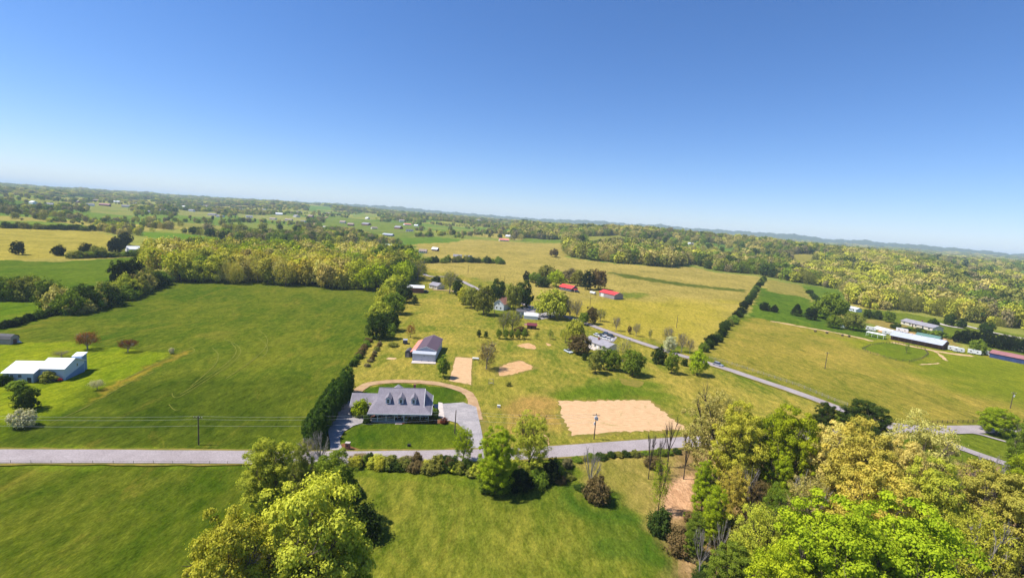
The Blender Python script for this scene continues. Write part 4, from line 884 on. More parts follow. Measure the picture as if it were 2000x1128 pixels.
def woods():
    cand = []
    PAL_A = [YG, YG, GOLD, TAN, OLIVE, GREEN, LIME, GREY, DGREEN]; 
    P_ = np.array(WOODA); x0, y0 = P_.min(0); x1, y1 = P_.max(0)
    step = 9.2
    gx, gy = np.meshgrid(np.arange(x0, x1, step), np.arange(y0, y1, step))
    gx = gx.ravel() + rng.uniform(-3.2, 3.2, gx.size); gy = gy.ravel() + rng.uniform(-3.2, 3.2, gy.size)
    ins = inpoly(gx, gy, WOODA)
    for x, y in zip(gx[ins], gy[ins]):
        px_ = proj(x, y, 0)[0]
        nse = math.sin(x * .035 + 1) + math.sin(y * .028 + x * .011)
        if px_ > 740: c = random.choice([GREEN, YG, GREEN, OLIVE, DGREEN, LIME])
        elif nse > .5: c = random.choice([GOLD, TAN, GOLD, YG, PALE_Y])
        else: c = random.choice([YG, GOLD, YG, OLIVE, LIME, YG, TAN, GREEN, GREEN])
        h = random.uniform(15, 23)
        cand.append((x, y, h1(x, y), h, random.uniform(12, 19), c, 'A'))
    # woods farther off
    r = 430.; 
    while r < 7000:
        s_ = max(9.5, r / 150); rows_a = np.arange(-56, 56, math.degrees(s_ / r))
        aa = np.radians(rows_a + rng.uniform(-.4, .4, len(rows_a)) * math.degrees(s_ / r)); rr_ = r + rng.uniform(-.45, .45, len(aa)) * s_
        X, Y = rr_ * np.sin(aa), rr_ * np.cos(aa); Z = hgt(X, Y)
        px_, py_, _ = proj(X, Y, Z); ok = (py_ < np.interp(px_, EX, EY)) & (px_ > -700) & (px_ < 2700)
        hh = np.clip(16 + 3.5 * np.sin(X * .01) + rng.normal(0, 3.6, len(X)), 7, 27) * max(1, s_ / 34)
        leftmid = (px_ < 1000) & (rr_ > 640) & (rr_ < 3000); hh = np.where(leftmid, hh * .66, hh)
        tx, ty, _ = proj(X, Y, Z + hh * .75)
        for (nm, pl), xy in zip(OPEN, OPEN_XY):
            ok &= ~inpoly(X, Y, xy); ok &= ~inpoly(tx, ty, pl)
        # clearings in the far patchwork of farms (left and centre)
        patchy = np.sin(X * .0062 + 1.3 * np.sin(Y * .0031)) + np.sin(Y * .0048 + 1.1 * np.sin(X * .0044) + 2) + .5 * np.sin(X * .021 + Y * .017)
        left = px_ < 1000
        w1 = (Y + .22 * X + 26 * np.sin(X * .009) + 40 * np.sin(X * .0023)) % 330; w2 = (X - .3 * Y + 30 * np.sin(Y * .008)) % 520
        belt = ((w1 < 22) & (np.sin(X * .013 + Y * .002) > -.55)) | (w2 < 14) | (patchy < -1.15)
        ok &= ~(left & (rr_ > 640) & (rr_ < 3000) & ~belt & (rng.random(len(X)) > .05)); ok &= ~(left & (rr_ >= 3000) & (patchy > .6)); ok &= ~(~left & (rr_ > 1050) & (patchy > np.where(px_ > 1480, .35, .75)) & (rng.random(len(X)) > .05))
        mixn = np.sin(X * .016 + 2) * np.sin(Y * .013 + 1) + rng.normal(0, .55, len(X))
        for i in np.nonzero(ok)[0]:
            mval = mixn[i]
            if px_[i] > 1560 and rr_[i] < 1500: pal = [GOLD, YG, TAN, YG, OLIVE] if mval > -.2 else [DGREEN, GREEN, GREY, OLIVE]
            elif px_[i] > 1000: pal = [YG, TAN, OLIVE, GREEN, TAN] if mval > -.1 else [GREEN, DGREEN, OLIVE, GREY]
            else: pal = [OLIVE, TAN, GREEN, YG, GREY] if mval > -.1 else [DGREEN, GREEN, GREEN, OLIVE, GREY]
            cand.append((X[i], Y[i], Z[i], hh[i], hh[i] * rng.uniform(.62, 1.25) if s_ < 18 else s_ * 1.3, pal[rng.integers(len(pal))], 'R' if px_[i] > 1000 else 'L'))
        r += s_ * .95
    cand.sort(key=lambda c: -c[3] * c[4] / (c[0] ** 2 + c[1] ** 2) * (1 if -20 < proj(c[0], c[1], c[2])[0] < 2020 else .01))
    nind = max(60, 296 - NTREE[0])
    names = {id(YG): 'yellow-green', id(GOLD): 'golden', id(TAN): 'tan', id(OLIVE): 'olive', id(GREEN): 'green', id(LIME): 'lime green', id(GREY): 'grey-brown', id(DGREEN): 'dark green', id(PALE_Y): 'pale yellow', id(CEDAR): 'blackish green'}
    ind, rest = cand[:nind], cand[nind:]
    for x, y, z, h, wd, c, k in ind:
        cn = names[id(c)]
        where = {'A': 'big wood behind the hay field', 'R': 'wood edge beyond the tan fields at the right', 'L': 'wood edge beyond the far fields at the left'}[k]
        tree('woodland_tree', (x, y, z), h, wd, random.choice(['far', 'far', 'far', 'mid', 'thin']), c, '%s tree crowded among others in the %s' % (cn, where), 'tree', '%s trees in the %s' % (cn, where), 'tree')
    # the rest: one object of instanced trees
    protos = bpy.data.collections.new('distant_tree_shapes')
    for i in range(6):
        Q, v = crown(130 + i, 15 + 3 * i, 34, .07, .03, (.13, .27), A=(.9, 1.1, 1.4, 1.0, 1.2, 1.0)[i]) if i < 5 else twigs(136, 26, 46, .07, .008, .1)
        tr = limbs(3, 0, .03, .2, .3, 1, None, .5, 4)
        o = bpy.data.objects.new('distant_tree', quads_mesh('distant_tree', Q, LEAF_FAR, v)); protos.objects.link(o)
    for nm, lim in (('distant_woods', (0, 1e9)),):
        sel = rest; n = len(sel); print('stuff trees', n, 'individual wood trees', len(ind))
        A = np.array([[c[0], c[1], c[2] - .4, c[3], c[4]] for c in sel]); C_ = np.array([c[5] for c in sel])
        me = bpy.data.meshes.new(nm); me.vertices.add(n); me.vertices.foreach_set('co', A[:, :3].astype(np.float32).ravel())
        C_ = C_ * rng.uniform(.85, 1.15, (n, 1)); C4 = np.hstack([C_, np.ones((n, 1))])
        a = me.attributes.new('tint', 'FLOAT_COLOR', 'POINT'); a.data.foreach_set('color', C4.astype(np.float32).ravel())
        S = np.stack([A[:, 4], A[:, 4] * rng.uniform(.85, 1.15, n), A[:, 3]], 1); a = me.attributes.new('scl', 'FLOAT_VECTOR', 'POINT'); a.data.foreach_set('vector', S.astype(np.float32).ravel())
        Rt = np.zeros((n, 3)); Rt[:, 2] = rng.uniform(0, 6.28, n); a = me.attributes.new('rot', 'FLOAT_VECTOR', 'POINT'); a.data.foreach_set('vector', Rt.astype(np.float32).ravel())
        a = me.attributes.new('idx', 'INT', 'POINT'); a.data.foreach_set('value', rng.integers(0, 6, n).astype(np.int32))
        me.update(); o = bpy.data.objects.new(nm, me); COL.objects.link(o); tag(o, 'far-off woods and tree belts covering the rolling land to the horizon', 'woods', kind='stuff')
        ng = bpy.data.node_groups.new('plant_trees', 'GeometryNodeTree')
        ng.interface.new_socket('Geometry', in_out='INPUT', socket_type='NodeSocketGeometry'); ng.interface.new_socket('Geometry', in_out='OUTPUT', socket_type='NodeSocketGeometry')
        N = ng.nodes; L = ng.links; gi = N.new('NodeGroupInput'); go = N.new('NodeGroupOutput'); ip = N.new('GeometryNodeInstanceOnPoints')
        ci = N.new('GeometryNodeCollectionInfo'); ci.inputs['Collection'].default_value = protos; ci.inputs['Separate Children'].default_value = True; ci.inputs['Reset Children'].default_value = True
        def na(name, ty):
            q = N.new('GeometryNodeInputNamedAttribute'); q.data_type = ty; q.inputs['Name'].default_value = name; return q.outputs['Attribute']
        L.new(gi.outputs[0], ip.inputs['Points']); L.new(ci.outputs[0], ip.inputs['Instance']); ip.inputs['Pick Instance'].default_value = True
        L.new(na('idx', 'INT'), ip.inputs['Instance Index']); L.new(na('rot', 'FLOAT_VECTOR'), ip.inputs['Rotation']); L.new(na('scl', 'FLOAT_VECTOR'), ip.inputs['Scale'])
        L.new(ip.outputs[0], go.inputs[0]); md = o.modifiers.new('plant_trees', 'NODES'); md.node_group = ng
woods()

# ------------------------------------------------------------------ buildings
W_WHITE = paint('white_siding', (.70, .72, .76), .6, .05, .6, ribs=.2, rib_axis=2)
W_TRIM = paint('white_trim', (.66, .66, .65), .5, .05)
W_BLUEWHITE = paint('pale_blue_siding', (.50, .58, .70), .6, .06, .6, ribs=.22, rib_axis=2)
W_BLUE = paint('slate_blue_siding', (.16, .26, .42), .6, .08, .6, ribs=.22, rib_axis=2)
W_GREYMETAL = paint('light_grey_metal_siding', (.46, .48, .55), .5, .06, .5, ribs=.3, rib_axis=0)
W_BRICK = paint('red_brick', (.24, .10, .075), .9, .2, 2, ribs=.15, rib_axis=2)
W_TAUPE = paint('taupe_metal_siding', (.30, .26, .26), .6, .08, .5, ribs=.4, rib_axis=0)
W_BROWN = paint('brown_wood_siding', (.12, .065, .045), .85, .2, 1, ribs=.25, rib_axis=0)
W_DARK = paint('dark_grey_siding', (.09, .09, .12), .7, .1)
W_CREAM = paint('cream_siding', (.62, .56, .46), .7, .08)
R_WHITE = paint('white_metal_roof', (.74, .74, .74), .4, .03, .4, ribs=.6, rib_axis=0)
R_RED = paint('red_metal_roof', (.72, .055, .05), .45, .06, .4, ribs=.5, rib_axis=0)
R_SALMON = paint('faded_red_roof', (.72, .24, .17), .55, .1, .5, ribs=.5, rib_axis=1)
R_MAROON = paint('maroon_metal_roof', (.115, .07, .08), .5, .08, .4, ribs=.4, rib_axis=1)
R_FMAROON = paint('weathered_maroon_roof', (.30, .13, .13), .6, .15, .4, ribs=.5, rib_axis=0)
R_GREY = shingle('grey_shingles', (.205, .185, .21)); R_LGREY = shingle('light_grey_shingles', (.255, .24, .265)); R_DARK = shingle('dark_shingles', (.10, .095, .10)); R_BROWN = shingle('brown_shingles', (.30, .23, .19))
R_GALV = paint('galvanised_roof', (.42, .44, .50), .35, .08, .3, ribs=.8, rib_axis=0)
GL = glass_mat(); BLACK = paint('black_rubber', (.02, .02, .02), .8, .05)
def window(parent, x, y, z, wd, ht, face='front', cross=True):
    """frame and pane standing 3 cm proud of a wall; face = which way it looks"""
    f = MB(); p = MB(); b = .07
    def add(mb, u0, u1, z0, z1, d0, d1):
        if face == 'front': mb.box(x + u0, x + u1, y - d1, y - d0, z + z0, z + z1)
        elif face == 'back': mb.box(x + u0, x + u1, y + d0, y + d1, z + z0, z + z1)
        elif face == 'right': mb.box(x + d0, x + d1, y + u0, y + u1, z + z0, z + z1)
        else: mb.box(x - d1, x - d0, y + u0, y + u1, z + z0, z + z1)
    add(f, -wd / 2 - b, -wd / 2, -b, ht + b, -.01, .05); add(f, wd / 2, wd / 2 + b, -b, ht + b, -.01, .05)
    add(f, -wd / 2, wd / 2, -b, 0, -.01, .05); add(f, -wd / 2, wd / 2, ht, ht + b, -.01, .05)
    if cross: add(f, -wd / 2, wd / 2, ht / 2 - .025, ht / 2 + .025, .021, .04)
    add(p, -wd / 2, wd / 2, 0, ht, -.01, .02)
    fo = f.build('window', W_TRIM, parent); po = p.build('pane', GL, fo)
def door(parent, x, y, z, wd, ht, mat, face='front'):
    f = MB()
    if face == 'front': f.box(x - wd / 2, x + wd / 2, y - .045, y + .01, z, z + ht)
    elif face == 'right': f.box(x - .01, x + .045, y - wd / 2, y + wd / 2, z, z + ht)
    else: f.box(x - .045, x + .01, y - wd / 2, y + wd / 2, z, z + ht)
    d = f.build('door', mat, parent); h = MB()
    if face == 'front': h.box(x + wd * .32, x + wd * .4, y - .09, y - .047, z + ht * .45, z + ht * .5)
    elif face == 'right': h.box(x + .047, x + .09, y + wd * .32, y + wd * .4, z + ht * .45, z + ht * .5)
    else: h.box(x - .09, x - .047, y + wd * .32, y + wd * .4, z + ht * .45, z + ht * .5)
    h.build('handle', BLACK, d); return d
def gable(parent, x0, x1, y0, y1, z0, ze, zr, wall, roof, ov=.4, axis='x', th=.14, wn='wall', rn='roof', trim=True):
    """walls up to eaves ze, ridge at zr along axis; roof slabs with overhang"""
    if axis == 'x':
        ym = (y0 + y1) / 2; prof = [(y0, z0), (y1, z0), (y1, ze), (ym, zr), (y0, ze)]
        MB().prism(prof, x0, x1, 'x').build(wn, wall, parent)
        s_ = (zr - ze) / (ym - y0); e = ov * s_; t = .03
        mb = MB(); mb.slab([(x0 - ov, y0 - ov, ze - e + th + t), (x1 + ov, y0 - ov, ze - e + th + t), (x1 + ov, ym, zr + th + t), (x0 - ov, ym, zr + th + t)], th)
        mb.slab([(x0 - ov, ym, zr + th + t), (x1 + ov, ym, zr + th + t), (x1 + ov, y1 + ov, ze - e + th + t), (x0 - ov, y1 + ov, ze - e + th + t)], th)
    else:
        xm = (x0 + x1) / 2; prof = [(x0, z0), (x1, z0), (x1, ze), (xm, zr), (x0, ze)]
        MB().prism(prof, y0, y1, 'y').build(wn, wall, parent)
        s_ = (zr - ze) / (xm - x0); e = ov * s_; t = .03
        mb = MB(); mb.slab([(x0 - ov, y0 - ov, ze - e + th + t), (xm, y0 - ov, zr + th + t), (xm, y1 + ov, zr + th + t), (x0 - ov, y1 + ov, ze - e + th + t)], th)
        mb.slab([(xm, y0 - ov, zr + th + t), (x1 + ov, y0 - ov, ze - e + th + t), (x1 + ov, y1 + ov, ze - e + th + t), (xm, y1 + ov, zr + th + t)], th)
    r_ = mb.build(rn, roof, parent)
    if trim:
        f = MB(); d = .05
        if axis == 'x':
            for xx in (x0 - ov - d, x1 + ov):
                f = MB()
                for a, b in ((y0 - ov, ym), (y1 + ov, ym)):
                    f.slab([(xx, a, ze - e + th + t + .02), (xx + d, a, ze - e + th + t + .02), (xx + d, b, zr + th + t + .02), (xx, b, zr + th + t + .02)], th + .08)
                f.build('bargeboard', W_TRIM, r_)
        else:
            for yy in (y0 - ov - d, y1 + ov):
                f = MB()
                for a, b in ((x0 - ov, xm), (x1 + ov, xm)):
                    f.slab([(a, yy, ze - e + th + t + .02), (a, yy + d, ze - e + th + t + .02), (b, yy + d, zr + th + t + .02), (b, yy, zr + th + t + .02)], th + .08)
                f.build('bargeboard', W_TRIM, r_)
    return r_

def main_house():
    g = G(717, 808, 2.8); ang = R(8.2)
    e = empty('farmhouse', (g.x, g.y, 0), 'large grey-roofed house with three dormers and a full front porch inside the looping driveway', 'house', ang)
    W = 17.9
    # raised floor, body walls
    MB().box(.5, W - .4, .5, 14.5, 0, .42).build('foundation', W_BRICK, e)
    body = MB(); body.prism([(2.6, .42), (14.4, .42), (14.4, 2.9), (8.8, 7.3), (2.6, 3.1)], 2.2, 15.7, 'x'); body.build('wall', W_WHITE, e)
    MB().box(15.7, 17.4, 2.9, 14.2, .42, 2.9).build('side_wall', W_WHITE, e)
    # roofs: front slope runs over the porch, hips at the left, skirt roof at the right
    T = .16
    rf = MB()
    zr, ze = 7.62, 2.95
    rf.slab([(0, 0, ze), (15.9, 0, ze), (15.9, 8.8, zr), (2.0, 8.8, zr), (2.0, 4.1, ze + (zr - ze) * 4.1 / 8.8)], T)
    rf.slab([(2.0, 8.8, zr), (15.9, 8.8, zr), (15.9, 15.0, 2.95), (2.0, 15.0, 2.95)], T)
    rf.slab([(0, 0, ze - .005), (2.0, 4.1, ze + (zr - ze) * 4.1 / 8.8 - .005), (2.0, 8.4, 4.85), (0, 8.4, ze)], T)
    R1 = rf.build('roof', R_GREY, e)
    MB().slab([(15.9, 0, ze), (18.3, 0, ze), (18.3, 15.6, ze + .0), (15.9, 15.6, ze + 1.75), (15.9, 8.8, 4.5 + .4), (15.9, 2.8, ze + 1.49)], T).build('side_roof', R_GREY, e)
    MB().tube([(2.0, 8.8, zr + .03), (15.9, 8.8, zr + .03)], .1, 6).build('ridge_cap', R_GREY, R1)
    f = MB(); f.box(-.04, 18.3, -.12, -.002, ze - .26, ze + .02); f.build('gutter', W_TRIM, R1)
    f = MB(); f.box(18.302, 18.40, -.1, 15.6, ze - .24, ze + .03); f.build('gutter', W_TRIM, R1)
    f = MB(); f.slab([(15.9, 2.3, 4.2), (16.0, 2.3, 4.2), (16.0, 8.8, zr + .05), (15.9, 8.8, zr + .05)], .2); f.slab([(15.9, 14.9, 3.1), (16.0, 14.9, 3.1), (16.0, 8.8, zr + .05), (15.9, 8.8, zr + .05)], .2); f.build('bargeboard', W_TRIM, R1)
    MB().prism([(3.0, 4.4), (8.8, 7.3), (13.8, 3.7)], 15.705, 15.84, 'x').build('gable_wall', paint('shaded_gable_siding', (.13, .14, .18), .7, .08, .6, ribs=.2, rib_axis=2), e)  # right gable end: its shade is put into the dark siding colour
    # porch
    MB().box(.4, 17.6, .35, 2.6, .30, .43).build('porch_floor', paint('porch_boards', (.42, .40, .38), .7, .1), e)
    for x in (.55, 2.9, 5.3, 7.7, 10.3, 12.7, 15.1, 17.4):
        MB().box(x - .09, x + .09, .45, .63, .43, 2.70).build('porch_post', W_TRIM, e)
    MB().box(.4, 17.6, .42, .66, 2.70, 2.84).build('porch_beam', W_TRIM, e)
    for a, b in ((.65, 7.6), (10.4, 17.3)):
        r_ = MB(); r_.box(a, b, .5, .58, 1.25, 1.33); r_.box(a, b, .51, .57, .55, .61)
        x = a + .1
        while x < b: r_.box(x, x + .04, .52, .56, .61, 1.25); x += .16
        r_.build('porch_railing', W_TRIM, e)
    st = MB(); 
    for k in range(3): st.box(8.0, 10.0, -.35 - .3 * k + .7, .35 - .3 * k + .0 + .35, 0, .30 - .1 * k)
    st = MB(); st.box(8.0, 10.0, .05, .345, 0, .30); st.box(8.0, 10.0, -.25, .05, 0, .20); st.box(8.0, 10.0, -.55, -.25, 0, .10); st.build('steps', CONC, e)
    for x in (3.6, 6.2, 11.4, 14.2): window(e, x, 2.6, 1.2, 1.1, 1.35)
    door(e, 9.0, 2.6, .43, 1.05, 2.1, paint('dark_door', (.05, .03, .03), .5, .05))
    window(e, 17.4, 6.5, 1.3, 1.0, 1.2, 'right'); window(e, 17.4, 10.5, 1.3, 1.0, 1.2, 'right')
    # dormers
    for x in (5.4, 9.1, 12.8):
        sl_ = (zr - ze) / 8.8
        y0 = 3.35; zb = ze + sl_ * y0
        d = MB(); d.prism([(x - .72, zb - .1), (x + .72, zb - .1), (x + .72, zb + 1.45), (x, zb + 2.1), (x - .72, zb + 1.45)], y0, y0 + 3.4, 'y'); dn = d.build('dormer', W_WHITE, e)
        r_ = MB(); yb = y0 + 3.7
        r_.slab([(x - 1.0, y0 - .35, zb + 1.36), (x, y0 - .35, zb + 2.3), (x, yb, zb + 2.3), (x - 1.0, yb - 1.2, zb + 1.36)], .1)
        r_.slab([(x, y0 - .35, zb + 2.3), (x + 1.0, y0 - .35, zb + 1.36), (x + 1.0, yb - 1.2, zb + 1.36), (x, yb, zb + 2.3)], .1)
        r_.build('dormer_roof', R_GREY, dn); window(dn, x, y0, zb + .25, .62, 1.0)
    # garage wing at the left
    gable(e, -5.6, 2.1, 6.2, 14.6, 0, 2.7, 5.0, W_WHITE, R_GREY, .45, 'x', wn='wing_wall', rn='wing_roof')
    for yy in (8.3, 11.8): 
        MB().box(-5.66, -5.59, yy - 1.3, yy + 1.3, 0.02, 2.2).build('garage_door', W_TRIM, e)
    # rear room with pyramid roof
    MB().prism([(4.6, 0), (9.6, 0), (9.6, 3.0), (4.6, 3.0)], 14.405, 18.6, 'y').build('rear_wall', W_WHITE, e)
    a = (7.1, 16.6, 6.0); q = [(4.2, 14.2, 3.2), (10.0, 14.2, 3.2), (10.0, 19.0, 3.2), (4.2, 19.0, 3.2)]
    p = MB()
    for i in range(4): p.poly([q[i], q[(i + 1) % 4], a])
    p.poly(q[::-1]); p.build('pyramid_roof', R_LGREY, e)
    MB().box(12.2, 12.9, 10.4, 11.1, 5.2, 8.2).build('chimney', W_BRICK, e)
    for x, y in ((11.0, 11.0),): MB().tube([(x, y, 5.0), (x, y, 6.7)], .06).build('vent_pipe', W_TRIM, e)
main_house()

def shop():
    g = G(805, 704, 0); e = empty('workshop', (g.x, g.y, 0), 'grey metal workshop with maroon roof and a faded red lean-to, behind the main house', 'workshop', R(1.4))
    W, D_ = 9.6, 21.5
    gable(e, 1.2, W - .2, 2.6, D_ + 2, 0, 4.1, 5.7, W_GREYMETAL, R_MAROON, .35, 'y')
    # flat-fronted block with its low roof before the gable
    MB().box(.0, W, 0, 2.45, 0, 3.2).build('front_wall', W_GREYMETAL, e)
    MB().slab([(-.15, -.25, 3.36), (W + .15, -.25, 3.36), (W + .15, 2.56, 3.95), (-.15, 2.56, 3.95)], .12).build('front_roof', paint('grey_metal_roof', (.42, .44, .50), .5, .06, .4, ribs=.5), e)
    MB().slab([(-1.6, 3.0, 2.9), (1.05, 3.0, 3.75), (1.05, D_ + 1.4, 3.75), (-1.6, D_ + 1.4, 2.9)], .1).build('lean_to_roof', R_SALMON, e)
    for y in (3.3, 9, 15, 21): MB().box(-1.5, -1.36, y - .07, y + .07, 0, 2.75).build('post', W_BROWN, e)
    for x in (2.6, 5.4, 8.0): MB().box(x - 1.1, x + 1.1, -.05, .01, .05, 2.3).build('roller_door', paint('pale_roller_door', (.50, .52, .58), .5, .05, .6, ribs=.3, rib_axis=2), e)
    f = MB(); f.box(-.05, W + .05, -.30, -.262, 3.1, 3.3); f.build('gutter', W_TRIM, e)
    f = MB(); f.box(4.75, 5.1, -.09, -.055, 2.42, 2.56); f.box(4.86, 4.99, -.09, -.055, 2.2, 2.415); f.build('lamp', BLACK, e)
    for x in (.5, 3.95, 6.75, 9.2): MB().box(x - .12, x + .12, -.3, -.06, .02, .4).build('bollard', BLACK, e)
    window(e, W - .2, 8, 1.6, 1, .9, 'right'); door(e, W - .2, 5, .05, 1, 2.1, W_TRIM, 'right')
shop()
def tin_shed():
    g = G(791, 697, 0); e = empty('tin_shed', (g.x, g.y, 0), 'small dark metal shed against the left side of the workshop', 'shed', R(1.4))
    gable(e, 0, 2.3, 0, 4.6, 0, 2.3, 3.1, W_DARK, R_DARK, .12, 'y', trim=False); door(e, 1.15, 0, .02, 1.1, 1.9, W_TAUPE)
tin_shed()
def mower_box():
    g = G(787, 672, 0); e = empty('trailer', (g.x, g.y, 0), 'small dark box trailer parked on the grass left behind the workshop', 'trailer', .2)
    MB().box(0, 2.0, 0, 3.0, .5, 1.9).build('box', W_DARK, e); MB().slab([(-.05, -.05, 2.0), (2.05, -.05, 2.0), (2.05, 3.05, 2.0), (-.05, 3.05, 2.0)], .09).build('lid', paint('grey_lid', (.3, .3, .32)), e)
    for x in (-.2, 2.02): MB().tube([(x, 1.5, .35), (x + .18, 1.5, .35)], .35, 14).build('wheel', BLACK, e)
    MB().box(.95, 1.05, -1.2, -.01, .45, .55).build('drawbar', W_DARK, e)
mower_box()
def propane_tank():
    g = G(929, 703, 0); e = empty('propane_tank', (g.x, g.y, 0), 'pale horizontal fuel tank on the grass between the straw strip and the thin tree', 'tank', .0)
    MB().tube([(-1.5, 0, .8), (-1.35, 0, .8), (1.35, 0, .8), (1.5, 0, .8)], [.25, .45, .45, .25], 14).build('vessel', W_TRIM, e)
    for x in (-.9, .9): MB().box(x - .1, x + .1, -.35, .35, 0, .42).build('foot', CONC, e)
propane_tank()

def white_house():
    g = G(18, 744, 0); e = empty('white_house', (g.x, g.y, 0), 'white metal-roofed house with pale blue walls at the left edge of the picture', 'house', R(11))
    gable(e, -.6, 7.3, -1.2, 10.2, 0, 3.1, 5.1, W_BLUEWHITE, R_WHITE, .4)
    gable(e, 7.45, 14.2, 1.1, 10.4, 0, 3.9, 5.9, W_BLUEWHITE, R_WHITE, .4, wn='east_wall', rn='east_roof')
    MB().prism([(1.6, 0), (10.2, 0), (10.2, 2.9), (1.6, .7)], 14.205, 14.26, 'x').build('lower_wall', W_BLUE, e)
    MB().prism([(10.42, 0), (13.0, 0), (13.0, 5.7), (10.42, 4.85)], 10.5, 13.4, 'x').build('rear_wall', W_BLUE, e)
    MB().slab([(10.3, 10.75, 5.05), (13.6, 10.75, 5.3), (13.7, 13.2, 6.0), (10.4, 13.2, 5.85)], .15).build('rear_roof', R_WHITE, e)
    for x in (1.6, 3.8): window(e, x, -1.2, 1.7, .9, .8)
    window(e, 10.3, 1.1, 2.0, .9, .8); window(e, 14.2, 7.0, 3.0, .5, .9, 'right')
    door(e, 6.2, -1.2, .05, 1.1, 1.6, paint('dark_door2', (.03, .05, .06)))
    dk = MB(); dk.box(-3.2, -.8, -2.0, 1.6, .9, 1.0); 
    for x in (-3.1, -.95):
        for y in (-1.9, 1.45): dk.box(x, x + .12, y, y + .12, 0, .898)
    dk.build('deck', paint('deck_boards', (.40, .33, .28), .8, .15), e)
    st = MB(); 
    for k in range(4): st.box(-2.6, -1.4, -2.35 - .3 * k, -2.02 - .3 * k, 0, .8 - .2 * k)
    st.build('stair', paint('pale_stair', (.5, .46, .42)), e)
white_house()
def cover():
    g = G(115, 744, 0); e = empty('garden_tractor', (g.x, g.y, 0), 'small red garden tractor parked under the pale blue wall', 'tractor', .4)
    MB().prism([(-.9, .35), (.9, .35), (.9, .6), (.5, .95), (-.2, .9), (-.35, .6), (-.9, .6)], -.35, .35, 'y').build('body', paint('red_paint', (.6, .02, .03), .4, .05), e)
    MB().box(-.75, -.4, -.28, .28, .62, .9).build('seat', BLACK, e)
    for x, r_ in ((-.55, .38), (.62, .25)):
        for s_ in (-1, 1): MB().tube([(x, s_ * .38, r_), (x, s_ * .55, r_)], r_, 12).build('wheel', BLACK, e)
    MB().tube([(.0, 0, .9), (-.12, 0, 1.2)], .03).build('steering_column', BLACK, e)
cover()
def gambrel():
    g = G(2, 672, 0); e = empty('barn_shed', (g.x, g.y, 0), 'small grey-brown shed with rounded barn roof cut by the left edge', 'shed', R(4))
    pr = [(0, 0), (3.6, 0), (3.6, 2.1), (3.1, 3.0), (1.8, 3.6), (.5, 3.0), (0, 2.1)]
    MB().prism(pr, -3.5, 3.4, 'x').build('wall', W_TAUPE, e)
    r_ = MB(); o_ = [(-.2, 2.05), (.4, 3.1), (1.8, 3.74), (3.2, 3.1), (3.8, 2.05)]
    for a, b in zip(o_[:-1], o_[1:]): r_.slab([(-3.7, a[0], a[1] + .06), (3.6, a[0], a[1] + .06), (3.6, b[0], b[1] + .06), (-3.7, b[0], b[1] + .06)], .08)
    r_.build('roof', R_DARK, e); door(e, 3.4, 1.8, .02, 1.4, 1.9, W_BROWN, 'right')
    g2 = G(31, 669, 0); q = empty('rowing_boat', (g2.x, g2.y, 0), 'small upturned white boat lying beside the barn-roofed shed', 'boat', .5)
    MB().tube([(-1.6, 0, .15), (-1.2, 0, .25), (0, 0, .32), (1.0, 0, .28), (1.7, 0, .12)], [.12, .42, .5, .42, .08], 10).build('hull', W_TRIM, q); MB().box(-1.4, 1.4, -.03, .03, .76, .84).build('keel', W_TRIM, q)
gambrel()

